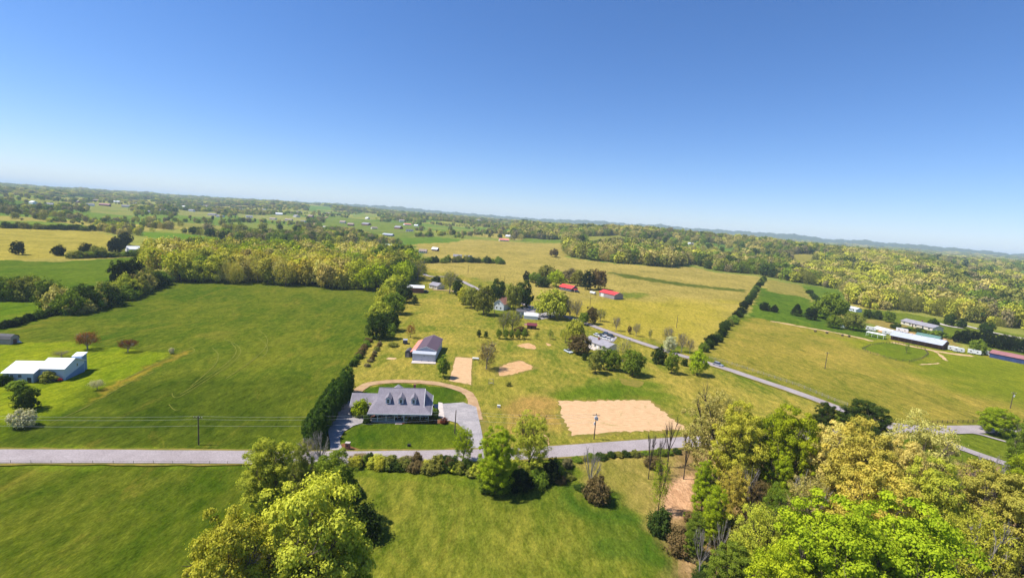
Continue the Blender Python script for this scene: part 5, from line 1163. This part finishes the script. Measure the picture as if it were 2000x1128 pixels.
def simple_house(name, label, cat, px, ang, W, D_, ze, zr, wall, roof, axis='x', ov=.4, wins=(), trim=True, doors=(), extra=None, anchor=None):
    g = G(*px) if anchor is None else Vector((*anchor, h1(*anchor)))
    e = empty(name, (g.x, g.y, g.z - .05), label, cat, ang)
    gable(e, 0, W, 0, D_, 0, ze, zr, wall, roof, ov, axis, trim=trim)
    for x in wins: window(e, x, 0, 1.0, 1.1, 1.2)
    for x, wd, ht, mt in doors: door(e, x, 0, .05, wd, ht, mt)
    if extra: extra(e)
    return e
def farm_buildings():
    # brown barn with white roof
    def ex(e):
        c = MB(); c.slab([(10.9, 1.0, 2.6), (14.5, 1.0, 2.5), (14.5, 7.0, 2.5), (10.9, 7.0, 2.6)], .1); c.build('carport_roof', R_GREY, e)
        for y in (1.2, 6.8): MB().box(14.2, 14.3, y - .05, y + .05, 0, 2.39).build('post', W_TRIM, e)
    simple_house('barn', 'brown brick barn with low white roof at the end of the lawn', 'barn', (791, 571), R(12), 14.5, 13, 4.2, 5.3, W_BRICK, R_WHITE, ov=.5)
    simple_house('cottage', 'small grey hipped cottage beside the brown barn and the road', 'house', (838, 562), R(-35), 9.5, 9, 2.9, 5.0, W_CREAM, R_LGREY, wins=(2, 7), doors=((4.7, 1, 2.1, W_BROWN),))
    # red roofed pair
    def porch(e):
        MB().slab([(15.8, 1.5, 2.7), (18.6, 1.5, 2.5), (18.6, 6.5, 2.5), (15.8, 6.5, 2.7)], .1).build('porch_roof', R_RED, e)
        for y in (1.7, 6.3): MB().box(18.3, 18.45, y - .07, y + .07, 0, 2.38).build('post', W_TRIM, e)
        for x in (3, 5.5, 9, 12.5): window(e, x, 0, 1.1, 1, 1.2)
        window(e, 15.5, 4.5, 1.2, 1.2, 1.3, 'right')
    simple_house('red_roofed_house', 'house with bright red metal roof in front of the grove', 'house', (1092, 564.5), R(-50), 15.5, 9, 2.9, 5.2, W_DARK, R_RED, extra=porch)
    def bd(e):
        MB().box(2.0, 5.6, -.06, .01, .05, 3.2).build('roller_door', W_TRIM, e); MB().box(8.0, 11.6, -.06, .01, .05, 3.2).build('roller_door', W_TAUPE, e)
    simple_house('red_roofed_barn', 'long grey-brown barn with bright red metal roof beside the tan field', 'barn', (1170, 577.5), R(-55), 18.5, 11, 3.9, 5.8, W_TAUPE, R_RED, ov=.45, extra=bd)
    g = G(1153, 573); e = empty('storage_tank', (g.x, g.y, g.z), 'white horizontal tank between the two red-roofed buildings', 'tank', R(-55))
    MB().tube([(0, 0, 1.3), (.3, 0, 1.3), (6.2, 0, 1.3), (6.5, 0, 1.3)], [.7, 1.2, 1.2, .7], 14).build('vessel', W_TRIM, e)
    for x in (1.2, 5.2): MB().box(x - .2, x + .2, -.9, .9, 0, .3).build('foot', CONC, e)
    # farmhouse white gable
    def ch(e):
        MB().box(3.0, 3.8, 6.0, 6.8, 4.5, 8.2).build('chimney', W_BRICK, e)
        window(e, 2.2, 0, 1.0, .9, 1.3); window(e, 5.2, 0, 1.0, .9, 1.3); window(e, 3.7, 0, 3.9, .9, 1.1)
    simple_house('white_farmhouse', 'tall narrow white gabled farmhouse with faded red-brown roof among the trees', 'house', (964, 604), R(-20), 7.4, 13, 4.4, 7.6, W_WHITE, paint('rusty_roof', (.36, .17, .12), .6, .2, .4), axis='y', extra=ch)
    # quonset shed
    g = G(1023, 622); e = empty('metal_shed', (g.x, g.y, g.z), 'rounded white metal shed in the farmyard', 'shed', R(-2))
    n = 10; pr = [(0, 0), (0, 1.9)] + [(3.0 - 3.0 * math.cos(math.pi * k / n), 1.9 + 1.5 * math.sin(math.pi * k / n)) for k in range(1, n)] + [(6.0, 1.9), (6.0, 0)]
    MB().prism(pr, 0, 9.0, 'x').build('wall', paint('grey_white_sheet', (.60, .62, .66), .5, .06), e)
    r_ = MB(); q = [(-.1, 1.9)] + [(3.0 - 3.1 * math.cos(math.pi * k / n), 1.93 + 1.6 * math.sin(math.pi * k / n)) for k in range(1, n)] + [(6.1, 1.9)]
    for a, b in zip(q[:-1], q[1:]): r_.slab([(-.15, a[0], a[1] + .06), (9.15, a[0], a[1] + .06), (9.15, b[0], b[1] + .06), (-.15, b[0], b[1] + .06)], .07)
    r_.build('roof', R_WHITE, e); MB().box(-.07, .01, 1.6, 4.4, .03, 2.4).build('door', W_TRIM, e)
    simple_house('grey_shed', 'small dark-roofed grey shed left behind the rounded white one', 'shed', (1008, 614), R(-5), 6.2, 4.5, 2.3, 3.3, paint('grey_boards', (.30, .31, .34)), R_DARK, wins=(), trim=False, doors=((3, 1.2, 2, W_TRIM),))
    def cp_(e):
        for x in (-1.6, -.2):
            MB().box(x, x + .1, .1, .2, 0, 2.1).build('post', W_TRIM, e)
        MB().slab([(-1.8, -.2, 2.3), (-.05, -.2, 2.45), (-.05, 3.6, 2.45), (-1.8, 3.6, 2.3)], .08).build('porch_roof', R_FMAROON, e)
    simple_house('cabin', 'small dark wooden cabin with maroon roof on the lawn', 'cabin', (1030, 642), R(2), 5.2, 3.6, 2.3, 3.3, W_BROWN, paint('maroon_tin', (.16, .03, .04), .5, .1), wins=(), trim=False, doors=((2.4, 1, 1.9, BLACK),), extra=cp_)
    # ranch house
    def rx(e):
        for x in (2, 5, 8.2, 12, 14.5): window(e, x, 0, 1.0, 1.2, 1.1)
        door(e, 10, 0, .05, 1.0, 2.1, W_TRIM); MB().box(6.6, 7.4, 3.0, 3.8, 3.6, 5.2).build('chimney', W_BRICK, e)
        MB().box(1, 11, -3.4, -.02, -.01, .12).build('patio', CONC, e)
    g0 = G(1143, 671); g1 = G(1181, 689)
    simple_house('ranch_house', 'long low ranch house with light grey roof beside the parked cars', 'house', (1141, 672), math.atan2(g1.y - g0.y, g1.x - g0.x) + R(9), 17, 8.6, 2.7, 4.3, W_CREAM, R_LGREY, extra=rx)
    # right farm
    a, b = G(1739, 662), G(1840, 683); ang = math.atan2(b.y - a.y, b.x - a.x); Wd = (b - a).length
    def ex1(e):
        x = 1.5
        while x < Wd - 1: MB().box(x - .08, x + .08, -1.92, -1.76, 0, 2.9).build('post', W_BROWN, e); x += 3.6
        MB().slab([(-.3, -2.0, 3.05), (Wd + .3, -2.0, 3.05), (Wd + .3, -.45, 3.6), (-.3, -.45, 3.6)], .08).build('shed_roof', R_GALV, e)
        for x in (6, 10, 15, 22, 25): MB().tube([(x, 4.1, 5.6), (x, 4.1, 6.2)], .22, 8).build('roof_vent', W_TRIM, e)
    simple_house('stable_block', 'long white-roofed stable with dark open front beside the paddock', 'stable', (1739, 662), ang, Wd, 10, 3.6, 5.6, paint('dark_red_boards', (.10, .035, .03)), R_GALV, ov=.4, extra=ex1, trim=False)
    a2 = a + Vector((math.cos(ang) * 9 - math.sin(ang) * 12.5, math.sin(ang) * 9 + math.cos(ang) * 12.5, 0))
    simple_house('hay_barn', 'green-roofed shed directly behind the long white-roofed stable', 'barn', (0, 0), ang, Wd * .45, 8, 4.2, 6.0, W_TAUPE, paint('green_metal_roof', (.10, .19, .155), .5, .1, ribs=.6), ov=.3, trim=False, anchor=(a2.x, a2.y))
    a, b = G(1932, 697), G(2010, 713); ang2 = math.atan2(b.y - a.y, b.x - a.x)
    def bx(e):
        for x in (3, 8, 13, 18): door(e, x, 0, .05, 2.2, 2.3, paint('navy_door', (.03, .05, .14)))
    simple_house('blue_shed', 'long blue-walled shed with weathered maroon roof at the right edge', 'shed', (1932, 697), ang2, 28, 9, 2.9, 4.4, paint('blue_boards', (.035, .06, .17), .6, .12, ribs=.3), R_FMAROON, ov=.4, extra=bx, trim=False)
    a, b = G(1760, 632), G(1812, 645); ang3 = math.atan2(b.y - a.y, b.x - a.x)
    def fx(e):
        for x in (3, 8, 13, 19, 24): window(e, x, 0, .9, 1.4, 1.3)
        door(e, 10.5, 0, .05, 1.1, 2.1, W_BROWN)
        MB().box(12, 12.9, 5.2, 6, 4.2, 6).build('chimney', W_BRICK, e)
    simple_house('grey_roofed_farmhouse', 'long low farmhouse with mauve-grey roof behind the green-roofed shed', 'house', (1759, 632), ang3, 27, 9.5, 2.8, 4.7, W_CREAM, R_LGREY, ov=.5, extra=fx)
    simple_house('white_cottage', 'small white cottage beside the biggest hillside tree', 'house', (1655, 605), ang3, 10, 6, 2.6, 3.8, W_WHITE, R_WHITE, wins=(2, 7))
    simple_house('green_shed', 'small shed with white roof at the far right behind the pines', 'shed', (1988, 684), ang2, 9, 6, 2.8, 3.8, W_TAUPE, R_WHITE, trim=False)
    # white open-sided shelter
    g = G(1690, 655); e = empty('open_shelter', (g.x, g.y, g.z), 'white open-sided shelter on posts at the end of the dirt track', 'shelter', ang)
    MB().slab([(0, 0, 2.7), (11, 0, 2.7), (11, 3.4, 3.1), (0, 3.4, 3.1)], .12).build('roof', R_WHITE, e)
    for x in (.3, 3.8, 7.2, 10.7):
        for y in (.2, 3.2): MB().box(x - .08, x + .08, y - .08, y + .08, 0, 2.56 if y < 1 else 2.9).build('post', W_TRIM, e)
    # white greenhouse tunnel / tarps
    g = G(1706, 641); e = empty('polytunnel', (g.x, g.y, g.z), 'low white plastic tunnel on bare ground near the stable', 'polytunnel', ang3)
    n = 8; pr = [(3.2 - 3.2 * math.cos(math.pi * k / n), 2.0 * math.sin(math.pi * k / n)) for k in range(n + 1)]
    MB().prism(pr, 0, 15, 'x').build('cover', R_WHITE, e)
    h = MB()
    for x in (0.0, 3.7, 7.5, 11.2, 15.0):
        h.tube([(x, p[0], p[1] + .03) for p in pr], .07, 5)
    h.build('hoops', W_TAUPE, e)
    g = G(1646, 638); e = empty('swimming_pool', (g.x, g.y, g.z), 'round blue above-ground pool under the hillside trees', 'pool', 0)
    n = 20; MB().tube([(0, 0, 0), (0, 0, 1.2)], 3.8, 22).build('shell', paint('pool_wall', (.5, .55, .6)), e); MB().tube([(0, 0, 1.202), (0, 0, 1.22)], 3.6, 22).build('pool_water', paint('pool_blue', (.07, .30, .55), .08, .05, spec=.6), e)
    # water trough
    # far houses
    far = [(176, 402, 14, W_WHITE, R_GREY, 'pale house left of the far meadow at the upper left'), (203, 402, 20, W_BRICK, R_FMAROON, 'wide dark red house in the far meadow at the upper left'), (247, 405, 20, W_CREAM, R_GREY, 'mauve-roofed far house in the middle of the upper left meadow'),
           (272, 410, 14, W_CREAM, R_BROWN, 'small tan far house right of the mauve-roofed one'), (300, 416, 26, W_WHITE, R_GREY, 'large grey-roofed far house at the edge of the left woods'), (320, 413, 16, W_CREAM, R_GREY, 'far house peeking out just right of the large grey-roofed one'),
           (372, 413, 14, W_WHITE, R_LGREY, 'white far house on the pale meadow left of centre'), (412, 421, 24, W_CREAM, R_GREY, 'wide far house on the knoll left of centre'), (428, 424, 18, W_WHITE, R_GREY, 'far house right of the wide one on the knoll'),
           (487, 425, 16, W_WHITE, R_LGREY, 'pale far house on the strip above the big wood'), (531, 429, 18, W_CREAM, R_BROWN, 'tan-roofed far house at the village edge'), (562, 431, 20, W_CREAM, R_BROWN, 'cream far house above the gravel lane'), (590, 434, 16, W_WHITE, R_GREY, 'white far house beside the winding lane'),
           (628, 446, 20, W_DARK, R_WHITE, 'dark-walled far house with white roof among conifers'), (652, 449, 18, W_BROWN, R_BROWN, 'brown far house in the middle meadow'), (732, 447, 16, W_CREAM, R_BROWN, 'low tan far house in the middle meadow'), (756, 461, 22, W_TAUPE, R_GALV, 'grey-roofed long far barn above the big wood'),
           (797, 440, 22, W_WHITE, R_SALMON, 'pink-roofed far house on the centre hill'), (812, 442, 12, W_WHITE, R_WHITE, 'white far shed beside the pink-roofed one'), (800, 452, 18, W_WHITE, R_DARK, 'steep dark-roofed far house below the pink one'),
           (759, 484, 14, W_WHITE, R_WHITE, 'white-roofed house at the right edge of the big wood'), (848, 490, 13, W_BROWN, R_WHITE, 'white-roofed shed at the left end of the garden row'), (825, 494, 14, W_CREAM, R_BROWN, 'brown-roofed house left in the garden row'), (893, 505, 14, W_WHITE, R_LGREY, 'pale house between the garden trees in the tan field'), (915, 507, 12, W_WHITE, R_LGREY, 'small pale shed right in the garden row'),
           (985, 471, 22, W_SAL if False else W_CREAM, R_SALMON, 'salmon-roofed barn on the lane beyond the tan field'), (992, 463, 14, W_WHITE, R_WHITE, 'small white-roofed shed just above the salmon-roofed barn'),
           (270, 492, 22, W_WHITE, R_WHITE, 'long low white-roofed shed at the left end of the big wood'), (298, 482, 16, W_WHITE, R_WHITE, 'white-roofed house half hidden by the big wood'), (1225, 459, 12, W_WHITE, R_BROWN, 'tiny far house on the forested hill pasture'), (1350, 478, 14, W_WHITE, R_WHITE, 'white roof showing in the hillside forest'), (1655, 497, 24, W_BRICK, R_BROWN, 'far brown barn at the edge of the ridge field at the right')]
    for x, y, W, wl, rf, lab in far:
        g = G(x, y); ang = random.uniform(-.6, .6) + math.atan2(-g.x, g.y) * .5
        e = empty('far_house', (g.x, g.y, g.z - .5), lab, 'house', ang, 'far farmhouses and sheds')
        k = max(1, min(1.5, g.length / 1500)); W *= k * (.8 if g.length < 900 else 1)
        gable(e, -W / 2, W / 2, 0, W * .55, 0, 3.6 * k, 6.2 * k, wl, rf, .5, 'x', trim=False)
        if g.length < 1800:
            for xx in (-W * .3, 0, W * .3): window(e, xx, 0, 1.5 * k, 1.4 * k, 1.3 * k, cross=False)
W_SAL = W_CREAM
farm_buildings()
def villages():
    spots = [(150, 396), (188, 393), (228, 396), (262, 399), (335, 403), (355, 406), (388, 409), (402, 404), (445, 409), (470, 412), (505, 417), (515, 412), (545, 420), (575, 424), (605, 424), (585, 416), (668, 436), (684, 441), (712, 440), (775, 447), (785, 433), (935, 432), (958, 436), (1012, 440), (60, 398), (95, 402), (715, 428), (640, 418)]
    for i, (x, y) in enumerate(spots):
        g = G(x, y); e = empty('far_house', (g.x, g.y, g.z - .5), 'far house in the hazy rolling farmland near the horizon, too small to tell apart', 'house', random.uniform(-.8, .8), 'hazy far houses')
        W = random.uniform(16, 26); gable(e, -W / 2, W / 2, 0, W * .6, 0, 5, 9, random.choice([W_CREAM, W_WHITE, W_BRICK, W_WHITE]), random.choice([R_GREY, R_BROWN, R_LGREY, R_WHITE]), .6, 'x', trim=False)
villages()

# ------------------------------------------------------------------ vehicles
def car(px, ang, paintm, label, L=4.6, suv=False, pick=False, name='car', cat='car', on=None):
    g = G(*px) if on is None else Vector((*on, 0))
    e = empty(name, (g.x, g.y, g.z + .06), label, cat, ang)
    H = 1.0 if suv or pick else .85; T = 1.75 if suv or pick else 1.45; w2 = .92; x0 = -L / 2
    MB().prism([(x0, .35), (x0 + L, .35), (x0 + L, H * .75), (x0 + L * .97, H * .88), (x0 + L * .72, H), (x0 + L * .08, H), (x0, H * .9)], -w2, w2, 'y').build('body', paintm, e)
    c = MB(); b0, b1 = ((.10, .74) if suv else (.14, .72)) if not pick else (.42, .76); t0, t1 = b0 + .05, b1 - .12
    def P4(a, b, z, ww): return [(x0 + L * a, -ww, z), (x0 + L * b, -ww, z), (x0 + L * b, ww, z), (x0 + L * a, ww, z)]
    lo = P4(b0, b1, H + .002, w2 * .93); hi = P4(t0, t1, T, w2 * .76)
    for i in range(4): c.poly([lo[i], lo[(i + 1) % 4], hi[(i + 1) % 4], hi[i]])
    c.poly(lo[::-1]); c.build('window_band', GL, e)
    MB().slab([(p[0], p[1], T + .05) for p in P4(t0, t1, T, w2 * .78)], .045).build('roof', paintm, e)
    if pick: MB().box(x0 + .15, x0 + L * .40, -w2 * .8, w2 * .8, H + .002, H + .05).build('bed', BLACK, e)
    for x in (x0 + L * .19, x0 + L * .81):
        for s_ in (-1, 1): MB().tube([(x, s_ * (w2 - .2), .33), (x, s_ * (w2 + .02), .33)], .33, 14).build('wheel', BLACK, e)
    for s_ in (-1, 1):
        MB().box(x0 + L, x0 + L + .03, s_ * .62 - .16, s_ * .62 + .16, .52, .68).build('headlight', W_TRIM, e)
        MB().box(x0 - .03, x0, s_ * .65 - .12, s_ * .65 + .12, .55, .72).build('tail_light', R_RED, e)
CP = lambda n, c: paint('car_paint_' + n, c, .25, .02, .5, spec=.6)
def vehicles():
    a, b = G(1350, 701), G(1450, 731); ang = math.atan2(b.y - a.y, b.x - a.x)
    car((1402, 714), ang, CP('silver_grey', (.28, .29, .33)), 'silver-grey car driving on the country road', 4.8, True)
    rows = [((1166, 656), 'white', (.75, .75, .75), 'white car nearest the far end of the ranch house driveway', False), ((1176, 658), 'black', (.03, .03, .035), 'black car parked second in the ranch house driveway', True), ((1184, 653), 'dark_blue', (.03, .05, .08), 'dark blue car parked closest to the road at the ranch house', False),
            ((1180, 662), 'white2', (.72, .73, .75), 'white car parked nearest the ranch house wall', True), ((1190, 664), 'white3', (.7, .7, .7), 'white car at the right of the parked group at the ranch house', False), ((1193, 658), 'black2', (.025, .03, .03), 'black pickup parked at the right rear of the ranch house cars', True)]
    for px, n, c, lab, s_ in rows: car(px, R(-50) + random.uniform(-.15, .15), CP(n, c), lab, 4.6, s_)
    car((1110, 688), R(-60), CP('pale', (.6, .66, .72)), 'pale pickup truck half hidden left of the ranch house trees', 5.2, pick=True, name='pickup_truck', cat='pickup')
    car((832, 570), R(20), CP('black3', (.03, .035, .04)), 'dark car parked at the right end of the brown brick barn', 4.6)
    car((1128, 571), R(-50), CP('black4', (.03, .03, .03)), 'dark car beside the red-roofed house', 4.6, True)
    car((1017, 620), R(80), CP('black5', (.03, .03, .03)), 'black car beside the rounded white shed', 4.4)
    car((890, 571), R(-5), CP('white4', (.75, .75, .75)), 'white car by the road near the tall thinly leafed tree', 4.4)
    # campers and horse trailers at the right farm
    for px, ang_, L, lab in (((1860, 684), R(-38), 5, 'white camper parked just right of the long stable'), ((1871, 687), R(-30), 5, 'white camper second from the long stable'), ((1902, 691), R(-45), 6, 'white camper under the light green tree'), ((1925, 693), R(-35), 5, 'short white trailer at the corner of the blue shed'),
                             ((1736, 653), R(-42), 8, 'white camper at the left end of the long stable'), ((1761, 648), R(-42), 7, 'white camper behind the long stable near the green roof'), ((1700, 645), R(-40), 6, 'white trailer just below the plastic tunnel'), ((1658, 603), R(-30), 8, 'white camper beside the white cottage')):
        g = G(*px); e = empty('camper', (g.x, g.y, g.z), lab, 'camper', ang_)
        MB().prism([(-L / 2, .5), (L / 2, .5), (L / 2 + .4, 1.5), (L / 2, 2.7), (-L / 2, 2.8)], -1.2, 1.2, 'y').build('body', W_TRIM, e)
        for x in (-.5, .45):
            for s_ in (-1, 1): MB().tube([(x, s_ * 1.0, .36), (x, s_ * 1.22, .36)], .36, 12).build('wheel', BLACK, e)
        window(e, -L * .25, -1.2, 1.4, .9, .6, cross=False); window(e, L * .25, -1.2, 1.4, .7, .6, cross=False); MB().box(L / 2 + .01, L / 2 + 1.1, -.06, .06, .42, .5).build('drawbar', W_DARK, e)
        MB().box(-.4, .4, -.4, .4, 2.79, 3.0).build('roof_unit', W_TRIM, e)
vehicles()

# ------------------------------------------------------------------ poles, wires, fences, small things
WOODP = paint('creosote_wood', (.10, .075, .055), .9, .2, 3)
def pole(px, h, label, arm=True, tr=False, ang=0.0, dish=False):
    g = G(*px); e = empty('utility_pole', tuple(g), label, 'utility pole', ang)
    MB().tube([(0, 0, -.1), (0, 0, h)], [.17, .11], 10).build('pole', WOODP, e)
    if arm:
        MB().box(-1.1, 1.1, -.17, -.115, h - .55, h - .4).build('crossarm', WOODP, e)
        for x in (-1.0, -.4, .4, 1.0): MB().tube([(x, -.14, h - .398), (x, -.14, h - .18)], [.05, .03], 6).build('insulator', W_TRIM, e)
    if tr:
        MB().tube([(.38, -.1, h - 2.0), (.38, -.1, h - 1.1)], .24, 12).build('transformer', paint('grey_can', (.55, .57, .6)), e)
    return g, h
def poles():
    g1_, hh = pole((388, 868), 7.6, 'dark wooden utility pole in the hay field verge by the road', True)
    g2_, h2 = pole((888, 846), 7.0, 'wooden utility pole at the right of the circular front lawn', False)
    g3_, h3 = pole((1160, 857), 7.8, 'wooden pole with grey transformers in front of the straw plot', True, True)
    e = bpy.data.objects['utility_pole.002']
    for x, z in ((-.35, 6.6), (.0, 6.9), (-.38, 4.9)): MB().tube([(x, -.3, z - .45), (x, -.3, z + .35)], .2, 10).build('transformer', paint('grey_can', (.55, .57, .6)), e)
    pole((1611, 720), 8.6, 'lone wooden utility pole standing in the right pasture', True, False)
    pole((1973, 797), 7.0, 'utility pole with transformer above the round lime tree', True, True)
    pole((1321, 640), 8.5, 'thin utility pole in the yellow part of the tan field', False); pole((985, 556), 9, 'utility pole in the tan field behind the round dark green tree', False)
    pole((914, 535), 9, 'far utility pole at the left of the tan field', False); pole((1152, 600), 9, 'utility pole on the grass below the red-roofed barn', False)
    pole((965, 620), 8, 'utility pole by the white farmhouse', False); pole((1044, 608), 5, 'short lamp pole in the farmyard', False)
    # wires west - east along the near road
    W = paint('bare_cable', (.5, .5, .48), .4, .02)
    g0 = Vector((g1_.x - 75, g1_.y - 10, 0)); tip = lambda g, h, dy: Vector((g.x, g.y + dy, h))
    chain = [(g0, 7.6), (g1_, 7.6), (g2_, 7.0), (g3_, 7.8)]
    for k, (dz, dy, lab) in enumerate(((-.1, -.14, 'topmost pale power line running along the near road'), (-.95, 0, 'middle power line running along the near road'), (-2.6, .0, 'lowest cable running along the near road'))):
        mb = MB()
        for (a, ha), (b, hb) in zip(chain[:-1], chain[1:]):
            pts = []
            for i in range(13):
                t = i / 12; p = Vector((a.x, a.y + dy, ha + dz)).lerp(Vector((b.x, b.y + dy, hb + dz)), t); p.z -= 4 * t * (1 - t) * .9; pts.append(p)
            mb.tube(pts, .016, 4)
        tag(mb.build('power_line', W), lab, 'power line', 'power lines along the near road')
poles()
def fence(name, px, label, h=1.2, rails=3, mat=WOODP, sp_=2.6, closed=False, maxpost=90, r=.06):
    pts = [Vector(tuple(G(x, y))[:2]) for x, y in px]
    if closed: pts.append(pts[0])
    tot = sum((b - a).length for a, b in zip(pts[:-1], pts[1:])); step = max(sp_, tot / maxpost); q = densify(pts, step)
    e = empty(name, (q[0].x, q[0].y, h1(*q[0])), label, 'fence'); o = Vector((q[0].x, q[0].y)); base = h1(*q[0])
    for p in (q[:-1] if closed else q):
        z = h1(p.x, p.y) - base; MB().box(p.x - o.x - r, p.x - o.x + r, p.y - o.y - r, p.y - o.y + r, z - .1, z + h).build('post', mat, e)
    for k in range(rails):
        z = h * (k + .8) / rails - .03; mb = MB()
        mb.tube([(p.x - o.x, p.y - o.y, h1(p.x, p.y) - base + z) for p in q], .035, 4); mb.build('rail', mat, e)
def small():
    fence('paddock_fence', [(1684, 682), (1700, 690), (1726, 697), (1750, 704), (1776, 707), (1800, 701), (1813, 692), (1806, 683), (1785, 676), (1755, 671), (1725, 671), (1700, 674)], 'dark rail fence around the oval paddock before the stable', 1.3, 3, WOODP, 2.6, True, 60, .06)
    GP = paint('weathered_grey_wood', (.33, .29, .24), .9, .15, 3)
    fence('roadside_fence', [(1385, 700), (1420, 709), (1480, 728), (1560, 754), (1630, 783), (1655, 792)], 'weathered rail fence along the right side of the country road', 1.3, 3, GP, 2.6)
    fence('roadside_fence', [(1792, 829), (1840, 826), (1900, 825), (1955, 826)], 'dark low fence along the pasture edge at the road fork', 1.2, 4, WOODP, 2.2)
    fence('wire_fence', [(-60, 905), (100, 905.5), (300, 906), (480, 907)], 'thin fence of slim posts below the near road at the left', .9, 2, GP, 3.5, False, 60, .035)
    fence('wire_fence', [(1240, 895), (1300, 889), (1345, 885)], 'short dark fence by the bare dark trees', 1.2, 2, WOODP, 2.4)
    # mailbox pillar
    g = G(679, 878); e = empty('mailbox_pillar', tuple(g), 'red brick mailbox pillar at the mouth of the left driveway', 'mailbox')
    MB().box(-.55, .55, -.4, .4, 0, 1.9).build('pillar', W_BRICK, e); MB().box(-.62, .62, -.47, .47, 1.902, 2.05).build('cap', CONC, e); MB().box(-.25, .25, -.45, -.401, 1.15, 1.5).build('mailbox', BLACK, e)
    # round bale like dark boulder, grill
    g = G(959, 750); e = empty('ornament_wheel', tuple(g), 'dark upright garden swing frame on the lawn right of the curved drive', 'swing frame', .3)
    for s_ in (-.9, .9): MB().tube([(s_, -.5, 0), (s_, 0, 2.0), (s_, .5, 0)], .06, 6).build('leg', GP, e)
    MB().tube([(-.9, 0, 2.0), (.9, 0, 2.0)], .06, 6).build('top_bar', GP, e); MB().box(-.6, .6, -.25, .25, .5, .58).build('seat', GP, e)
    for s_ in (-.5, .5): MB().tube([(s_, 0, .58), (s_, 0, 2.0)], .02, 4).build('chain', BLACK, e)
    # utility boxes on the lawn
    for px, c, lab, s_ in (((974, 795), W_TRIM, 'small white box on the grass right of the parking area', .5), ((939, 868), BLACK, 'small black cover on the front lawn near the right driveway', .35), ((799, 871), BLACK, 'small black box in the middle of the front lawn', .4), ((1228, 664), W_TRIM, 'white box at the roadside by the ranch house driveway', .6)):
        g = G(*px); e = empty('utility_box', tuple(g), lab, 'utility box'); MB().box(-s_, s_, -s_ * .6, s_ * .6, 0, s_ * 1.4).build('cabinet', c, e); MB().slab([(-s_ * 1.08, -s_ * .7, s_ * 1.5), (s_ * 1.08, -s_ * .7, s_ * 1.5), (s_ * 1.08, s_ * .7, s_ * 1.56), (-s_ * 1.08, s_ * .7, s_ * 1.56)], .06).build('lid', c, e)
    # cattle on the dirt track: a dog-sized blur in the photo, modelled as round bales
    for i, (x, y, lab) in enumerate(((1615, 651, 'dark round bale at the left on the dirt track'), (1645, 656, 'middle dark bale on the dirt track'), (1658, 658, 'right dark bale on the dirt track'), (1592, 648, 'small bale at the far left of the dirt track'))):
        g = G(x, y); e = empty('round_bale', tuple(g), lab, 'bale', i * .7); MB().tube([(-.6, 0, .7), (.6, 0, .7)], .7, 14).build('hay', paint('old_hay', (.12, .09, .05), .95, .3, 4), e); MB().tube([(-.62, 0, .7), (-.605, 0, .7)], .35, 12).build('core', BARK_DARK, e)
small()

# ------------------------------------------------------------------ haze
def haze():
    mb = MB(); mb.box(-27000, 27000, -27000, 27000, -2.5, 262)
    o = mb.build('haze', None); mt, t, N, L = new_mat('haze_air')
    v = N.new('ShaderNodeVolumePrincipled'); v.inputs['Density'].default_value = HAZE; v.inputs['Color'].default_value = (.66, .82, 1.0, 1); v.inputs['Anisotropy'].default_value = 0
    out = N.new('ShaderNodeOutputMaterial'); L.new(v.outputs[0], out.inputs['Volume']); o.data.materials.append(mt); tag(o, 'thin blue air between the drone and the horizon', 'haze', kind='stuff')
if HAZE: haze()
